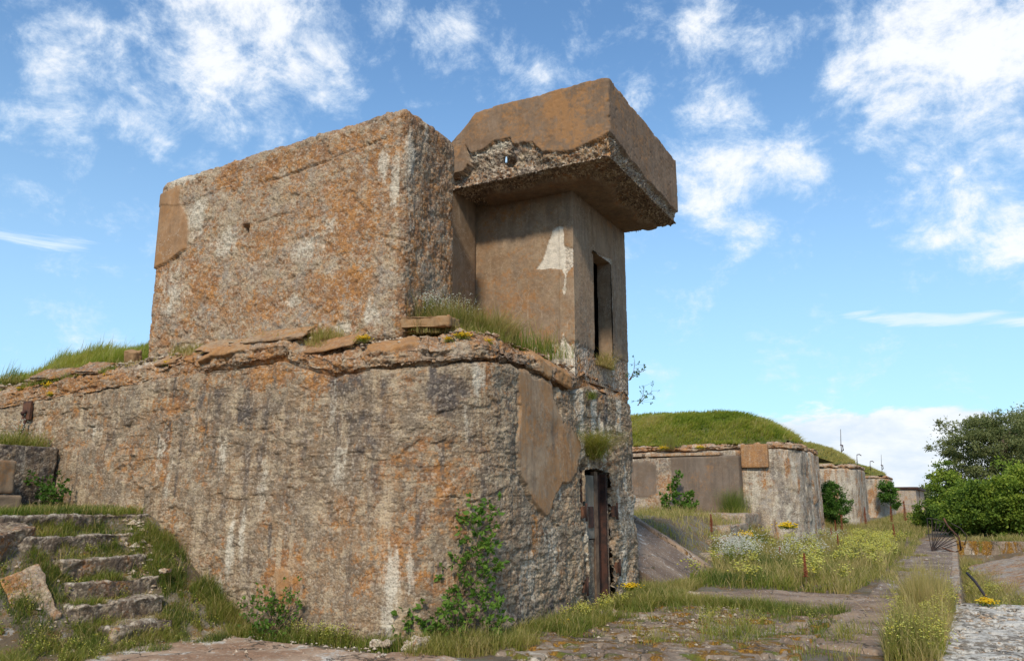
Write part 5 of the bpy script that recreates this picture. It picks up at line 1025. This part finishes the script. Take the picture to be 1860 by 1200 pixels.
# clumps of bright yellow stonecrop, each a plant
def stonecrop(p, r, label, n=130):
    A = Acc(); q = rng.normal(size=(n, 3)) * r * [.5, .4, .25]; q[:, 2] = np.abs(q[:, 2]); q = q + np.array(p)
    V, T, c = dots(q + [0, 0, .02], r * .13, rng.uniform(0, .6, n)); A.add(V, None, T, c, 1)
    q2 = rng.normal(size=(n, 3)) * r * [.5, .45, .12] + np.array(p); q2[:, 2] = np.maximum(q2[:, 2], p[2] - .02)
    V, T, c = leaves(q2, rng.normal(size=(n, 3)) + [0, 0, .6], r * .3, .5 + rng.normal(0, .15, n), .5); A.add(V, None, T, c, 0)
    o = A.build('stonecrop', [M['grass'], M['yellow']], None, p); return tag(o, label, 'flower', 'yellow stonecrop clumps')
for p, r, lb in [((-6.22, 7.62, 3.52), .09, 'yellow stonecrop on the ledge below the flat tan rock'), ((-5.12, 8.18, 3.55), .10, 'brightest yellow stonecrop on the bunker corner under the shaft'), ((-5.25, 8.06, 3.50), .06, 'small yellow tuft just left of the corner stonecrop'), ((-4.95, 8.5, 3.52), .07, 'yellow tuft right of the corner stonecrop, nearer the shaft'),
                 ((-9.75, 7.62, 3.50), .08, 'yellow stonecrop on the ledge under the left part of the tall block'), ((-11.1, 7.62, 3.42), .08, 'yellow stonecrop below the small squarish lump'), ((-12.5, 7.60, 3.36), .10, 'yellow stonecrop at the middle of the left ledge'), ((-12.3, 7.50, 3.2), .06, 'yellow tuft hanging on the wall face near the rusty plate'),
                 ((-13.4, 7.66, 3.38), .07, 'leftmost but one yellow tuft on the left ledge'), ((-14.2, 7.68, 3.38), .08, 'yellow stonecrop at the far left end of the ledge'), ((-12.9, 7.75, 3.5), .05, 'tiny orange yellow tuft behind the left ledge slab'),
                 ((-4.35, 9.45, .05), .13, 'yellow stonecrop on the ground right of the leafy sapling'), ((-4.45, 12.0, .28), .12, 'tall yellow flowers growing beside the doorway'), ((.30, 14.4, .07), .14, 'yellow stonecrop at the near edge of the sunken bay'), ((-4.9, 8.05, .04), .07, 'small yellow flowers at the foot of the wall beneath the sapling'),
                 ((-4.6, 26.5, .75), .28, 'large yellow flower clump at the foot of the second casemate'), ((-5.0, 22.6, .62), .22, 'yellow clump on the middle mossy ledge'), ((-7.0, 24.9, .90), .2, 'yellow patch on the upper mossy ledge'), ((-9.6, 30.0, 3.5), .18, 'left yellow tuft on the second casemate cornice'), ((-8.2, 30.05, 3.5), .16, 'right yellow tuft on the second casemate cornice')]: stonecrop(p, r, lb)

# rust red dock stalks
def dock(p, h, label):
    t = thing('dock_plant', p, label, 'plant', 'rust red dock stalks in the weeds'); p = np.array(p, float); A = Acc()
    pts = p + np.array([[0, 0, 0], [.01, 0, .4], [.02, .01, .75], [.0, .02, 1.]]) * [h, h, h]; A.add(*tube(pts, [.008, .007, .005, .003], 5)); A.build('stem', M['twig'], t)
    n = int(420); k = rng.uniform(.35, 1, n); q = p + np.stack([rng.normal(0, .035 * h * 1, n) * (1.25 - k), rng.normal(0, .035 * h, n) * (1.25 - k), k * h], -1)
    V, T, c = dots(q, .014 * h ** .5, 0); mesh('seed_head', V, None, T, M['docks'], t, c, False)
for (x, y, h), lb in zip([(-2.45, 15.6, .62), (-6.0, 22.8, .75), (-5.0, 21.6, .5), (-3.75, 20.4, .45), (-4.3, 37.8, .9), (-3.8, 43, 1.2), (-2.2, 46, 1.5), (-2.9, 47, 1.2), (-2.0, 33, .7), (-3.9, 31, .6), (-3.1, 26, .55), (-4.45, 36.9, .7)],
        ['tallest dark dock stalk standing alone at the near edge of the weeds', 'rusty dock stalk beside the sloping ramp edge', 'small dock stalk in front of the middle ledge', 'thin dock stalk among the white flowers', 'red dock stalk at the corner of the second casemate', 'red dock stalk in front of the round bush', 'reddest tall dock stalk left of the small low bush', 'thin red dock stalk left of the reddest one', 'dock stalk by the left edge of the path', 'dock stalk near the second casemate base, right of the yellow clump', 'short dock stalk in the middle of the weedy strip', 'low red dock at the foot of the second casemate corner']): dock((x, y, float(gz(x, y))), h, lb)

# dry tussocks
def tussock(p, n, h, label, tint=.75, lean=(.5, 1.6), spread=.07, az=None):
    q = np.array(p) + rng.normal(size=(n, 3)) * spread * [1, 1, .5]
    V, Q, T, c = blades(q, rng.uniform(h * .6, h * 1.1, n), .005, rng.uniform(*lean, n), np.clip(tint + rng.normal(0, .22, n), 0, 1), az, 1.)
    o = mesh('grass_tussock', V, Q, T, M['grass'], None, c, False, base=p); tag(o, label, 'grass tussock')
tussock((-4.80, 11.40, 2.28), 1500, .50, 'dry hanging grass tussock above the rusty doorway', .62, (.6, 2.4), .11)
tussock((-4.72, 11.3, 3.12), 150, .14, 'small green tussock on the wall above the dry one', .3, (.3, 1.), .04)
tussock((-9.4, 30.1, 3.6), 500, .55, 'grey green tussock on the second casemate cornice', .5, (.2, .8), .15)
tussock((-6.9, 29.4, 1.15), 900, .95, 'round dark green tussock before the dark square panel', .2, (.2, .8), .22)

# leafy plants
def shrub(name, p, stems, label, cat, leaf, nl, tint, mat, flower=None):
    t = thing(name, p, label, cat); p = np.array(p, float); A = Acc(); LP = []; LD = []
    for st in stems:
        st = np.array(st, float); n = len(st); k = np.linspace(0, n - 1, n * 4); pts = p + np.stack([np.interp(k, np.arange(n), st[:, j]) for j in range(3)], -1) + rng.normal(0, .006, (n * 4, 3)); A.add(*tube(pts, np.linspace(.009, .003, len(pts)), 5))
        for j in range(2, len(pts)):
            if name == 'sapling' and j < len(pts) - 3 and pn(np.array([[j * .45, st[-1][0] * 9, st[-1][2] * 5]]), 3)[0] < -.03: continue
            for q in range(nl):
                d_ = rng.normal(size=3); d_[2] = d_[2] * .5 + .1; d_ /= np.linalg.norm(d_); ln = rng.uniform(.04, .21) * (1.1 - .3 * j / len(pts)); e = pts[j] + d_ * ln
                V, Q, T = tube([pts[j], e], [.0025, .0015], 3); A.add(V, Q)
                m_ = 5; LP.append(np.repeat(e[None], m_, 0) + rng.normal(0, .008, (m_, 3))); LD.append(d_ * .8 + rng.normal(size=(m_, 3)) * .8)
    A.build('stems', M['twig'], t)
    LP = np.concatenate(LP); LD = np.concatenate(LD); V, T, c = leaves(LP, LD, leaf * rng.uniform(.6, 1.25, len(LP)), tint + rng.normal(0, .15, len(LP)), .6); mesh('leaves', V, None, T, mat, t, c, False)
shrub('sapling', (-5.0, 7.93, .0), [[(0, 0, 0), (-.28, -.12, .22), (-.5, -.2, .5)], [(-.1, 0, 0), (-.42, -.2, .18), (-.55, -.28, .3)], [(0, 0, 0), (-.03, 0, .45), (.02, .02, .85), (.10, .08, 1.25), (.14, .1, 1.45)], [(-.03, 0, .4), (.1, .08, .8), (.22, .14, 1.25), (.35, .22, 1.5)], [(0, 0, .0), (-.22, -.06, .3), (-.32, -.08, .62), (-.28, -.06, .85)], [(0, 0, 0), (.15, .0, .22), (.28, .1, .45), (.3, .18, .6)], [(0, 0, .5), (.2, .14, .75), (.42, .3, .9)], [(.04, 0, .0), (.05, -.15, .25), (.1, -.2, .5)], [(-.05, 0, 0), (-.15, -.12, .2), (-.22, -.2, .4)], [(0, 0, 0), (.3, .05, .15), (.42, .2, .3)], [(0, .05, .8), (.22, .12, 1.0), (.34, .2, 1.12)], [(0, 0, 0), (-.3, -.1, .12), (-.42, -.2, .28)]],
      'tall leafy sapling growing against the rounded corner of the bunker', 'sapling', .072, 4, .62, M['leaf'])
shrub('shrub', (-7.15, 7.28, .03), [[(0, 0, 0), (.02, 0, .3), (.03, 0, .55)], [(0, 0, 0), (-.12, 0, .25), (-.2, -.02, .5)], [(0, 0, 0), (.15, 0, .3), (.24, 0, .55)], [(0, 0, 0), (.25, -.02, .2), (.4, 0, .42)], [(0, 0, 0), (-.25, -.02, .15), (-.4, -.02, .35)], [(0, 0, 0), (.05, -.08, .2), (.1, -.1, .4)]],
      'low yellow green shrub at the foot of the wall left of the sapling', 'shrub', .045, 3, .55, M['leaf'])
shrub('nettle_clump', (-11.55, 7.15, 1.42), [[(0, 0, 0), (.02, 0, .3), (.06, 0, .5)], [(0, 0, 0), (-.1, 0, .25), (-.2, -.02, .55)], [(0, 0, 0), (.2, 0, .2), (.3, 0, .42)], [(0, 0, 0), (.25, -.1, .2), (.45, -.1, .3)]],
      'green nettles in the corner between the grey retaining wall and the bunker', 'plant', .06, 3, .35, M['leaf'])
shrub('creeper', (-8.95, 29.2, .95), [[(0, 0, 0), (.1, 0, .5), (-.1, 0, 1.0), (.1, 0, 1.6)], [(0, 0, 0), (.4, 0, .4), (.5, 0, .9)], [(0, 0, 0), (-.3, -.1, .3), (-.4, 0, .8)], [(0, 0, 0), (.5, -.2, .2), (.7, -.2, .5)]],
      'thin creeper climbing the wall between the dark panels of the second casemate', 'plant', .13, 6, .5, M['leaf'])
shrub('ledge_sprig', (-4.82, 13.25, 3.66), [[(0, 0, 0), (.10, .0, .15), (.12, .0, .36)], [(0, 0, 0), (.12, .0, .08), (.24, .05, .15)]], 'thin sprig on the far upper corner of the bunker', 'plant', .045, 1, .35, M['leaf'])
shrub('ledge_sprig', (-4.8, 13.6, 3.25), [[(0, 0, 0), (.1, .0, .15), (.14, .02, .34)], [(0, 0, 0), (.16, .0, .16), (.28, .02, .24)]], 'lower sprig poking from the far edge of the bunker wall', 'plant', .04, 1, .3, M['leaf'])

# torn wire fan beside the path and a bent cable in the bay
t = thing('wire_fan', (-.72, 28.6, .05), 'fan of bent rusty wires sprouting beside the path at the bay edge', 'wire frame'); p = np.array([-.72, 28.6, .05]); A = Acc(); tips = []
for k in range(11):
    a = R(92 - k * 7.5); L_ = .95 - .02 * k + rng.uniform(-.05, .05); q = p + np.array([math.cos(a) * L_, rng.uniform(-.15, .15), math.sin(a) * L_]); tips.append(q)
    o = Acc(); o.add(*tube([p, (p + q) / 2 + rng.normal(0, .02, 3), q], .012, 5)); o.build('wire', M['wire'], t)
A.add(*tube([tips[0], tips[2] + [0, 0, .06], p + [.5, 0, .82]], .012, 5)); A.build('rim', M['wire'], t)
A = Acc(); A.add(*tube([p + [.42, 0, 1.0], p + [.5, .0, .78], p + [.78, .05, .42], p + [.80, .05, .05], p + [.62, 0, -.02], p + [.3, 0, .1]], .03, 6)); A.build('bent_bar', M['rust'], t, smooth=True)
A = Acc(); A.add(*tube([p + [.9, .05, .2], p + [1.0, .05, .45], p + [.85, .05, .7], p + [.6, .05, .85]], .014, 5)); A.build('loop', M['wire'], t, smooth=True)
A = Acc(); A.add(*tube([(.12, 20.5, .05), (.25, 19.5, -.05), (.42, 18, -.28), (.55, 16.6, -.42), (.66, 15.4, -.5)], .028, 6)); o = A.build('bent_cable', M['wire'], None, (.12, 20.5, 0), True); tag(o, 'dark bent cable hanging into the near part of the sunken bay', 'cable')
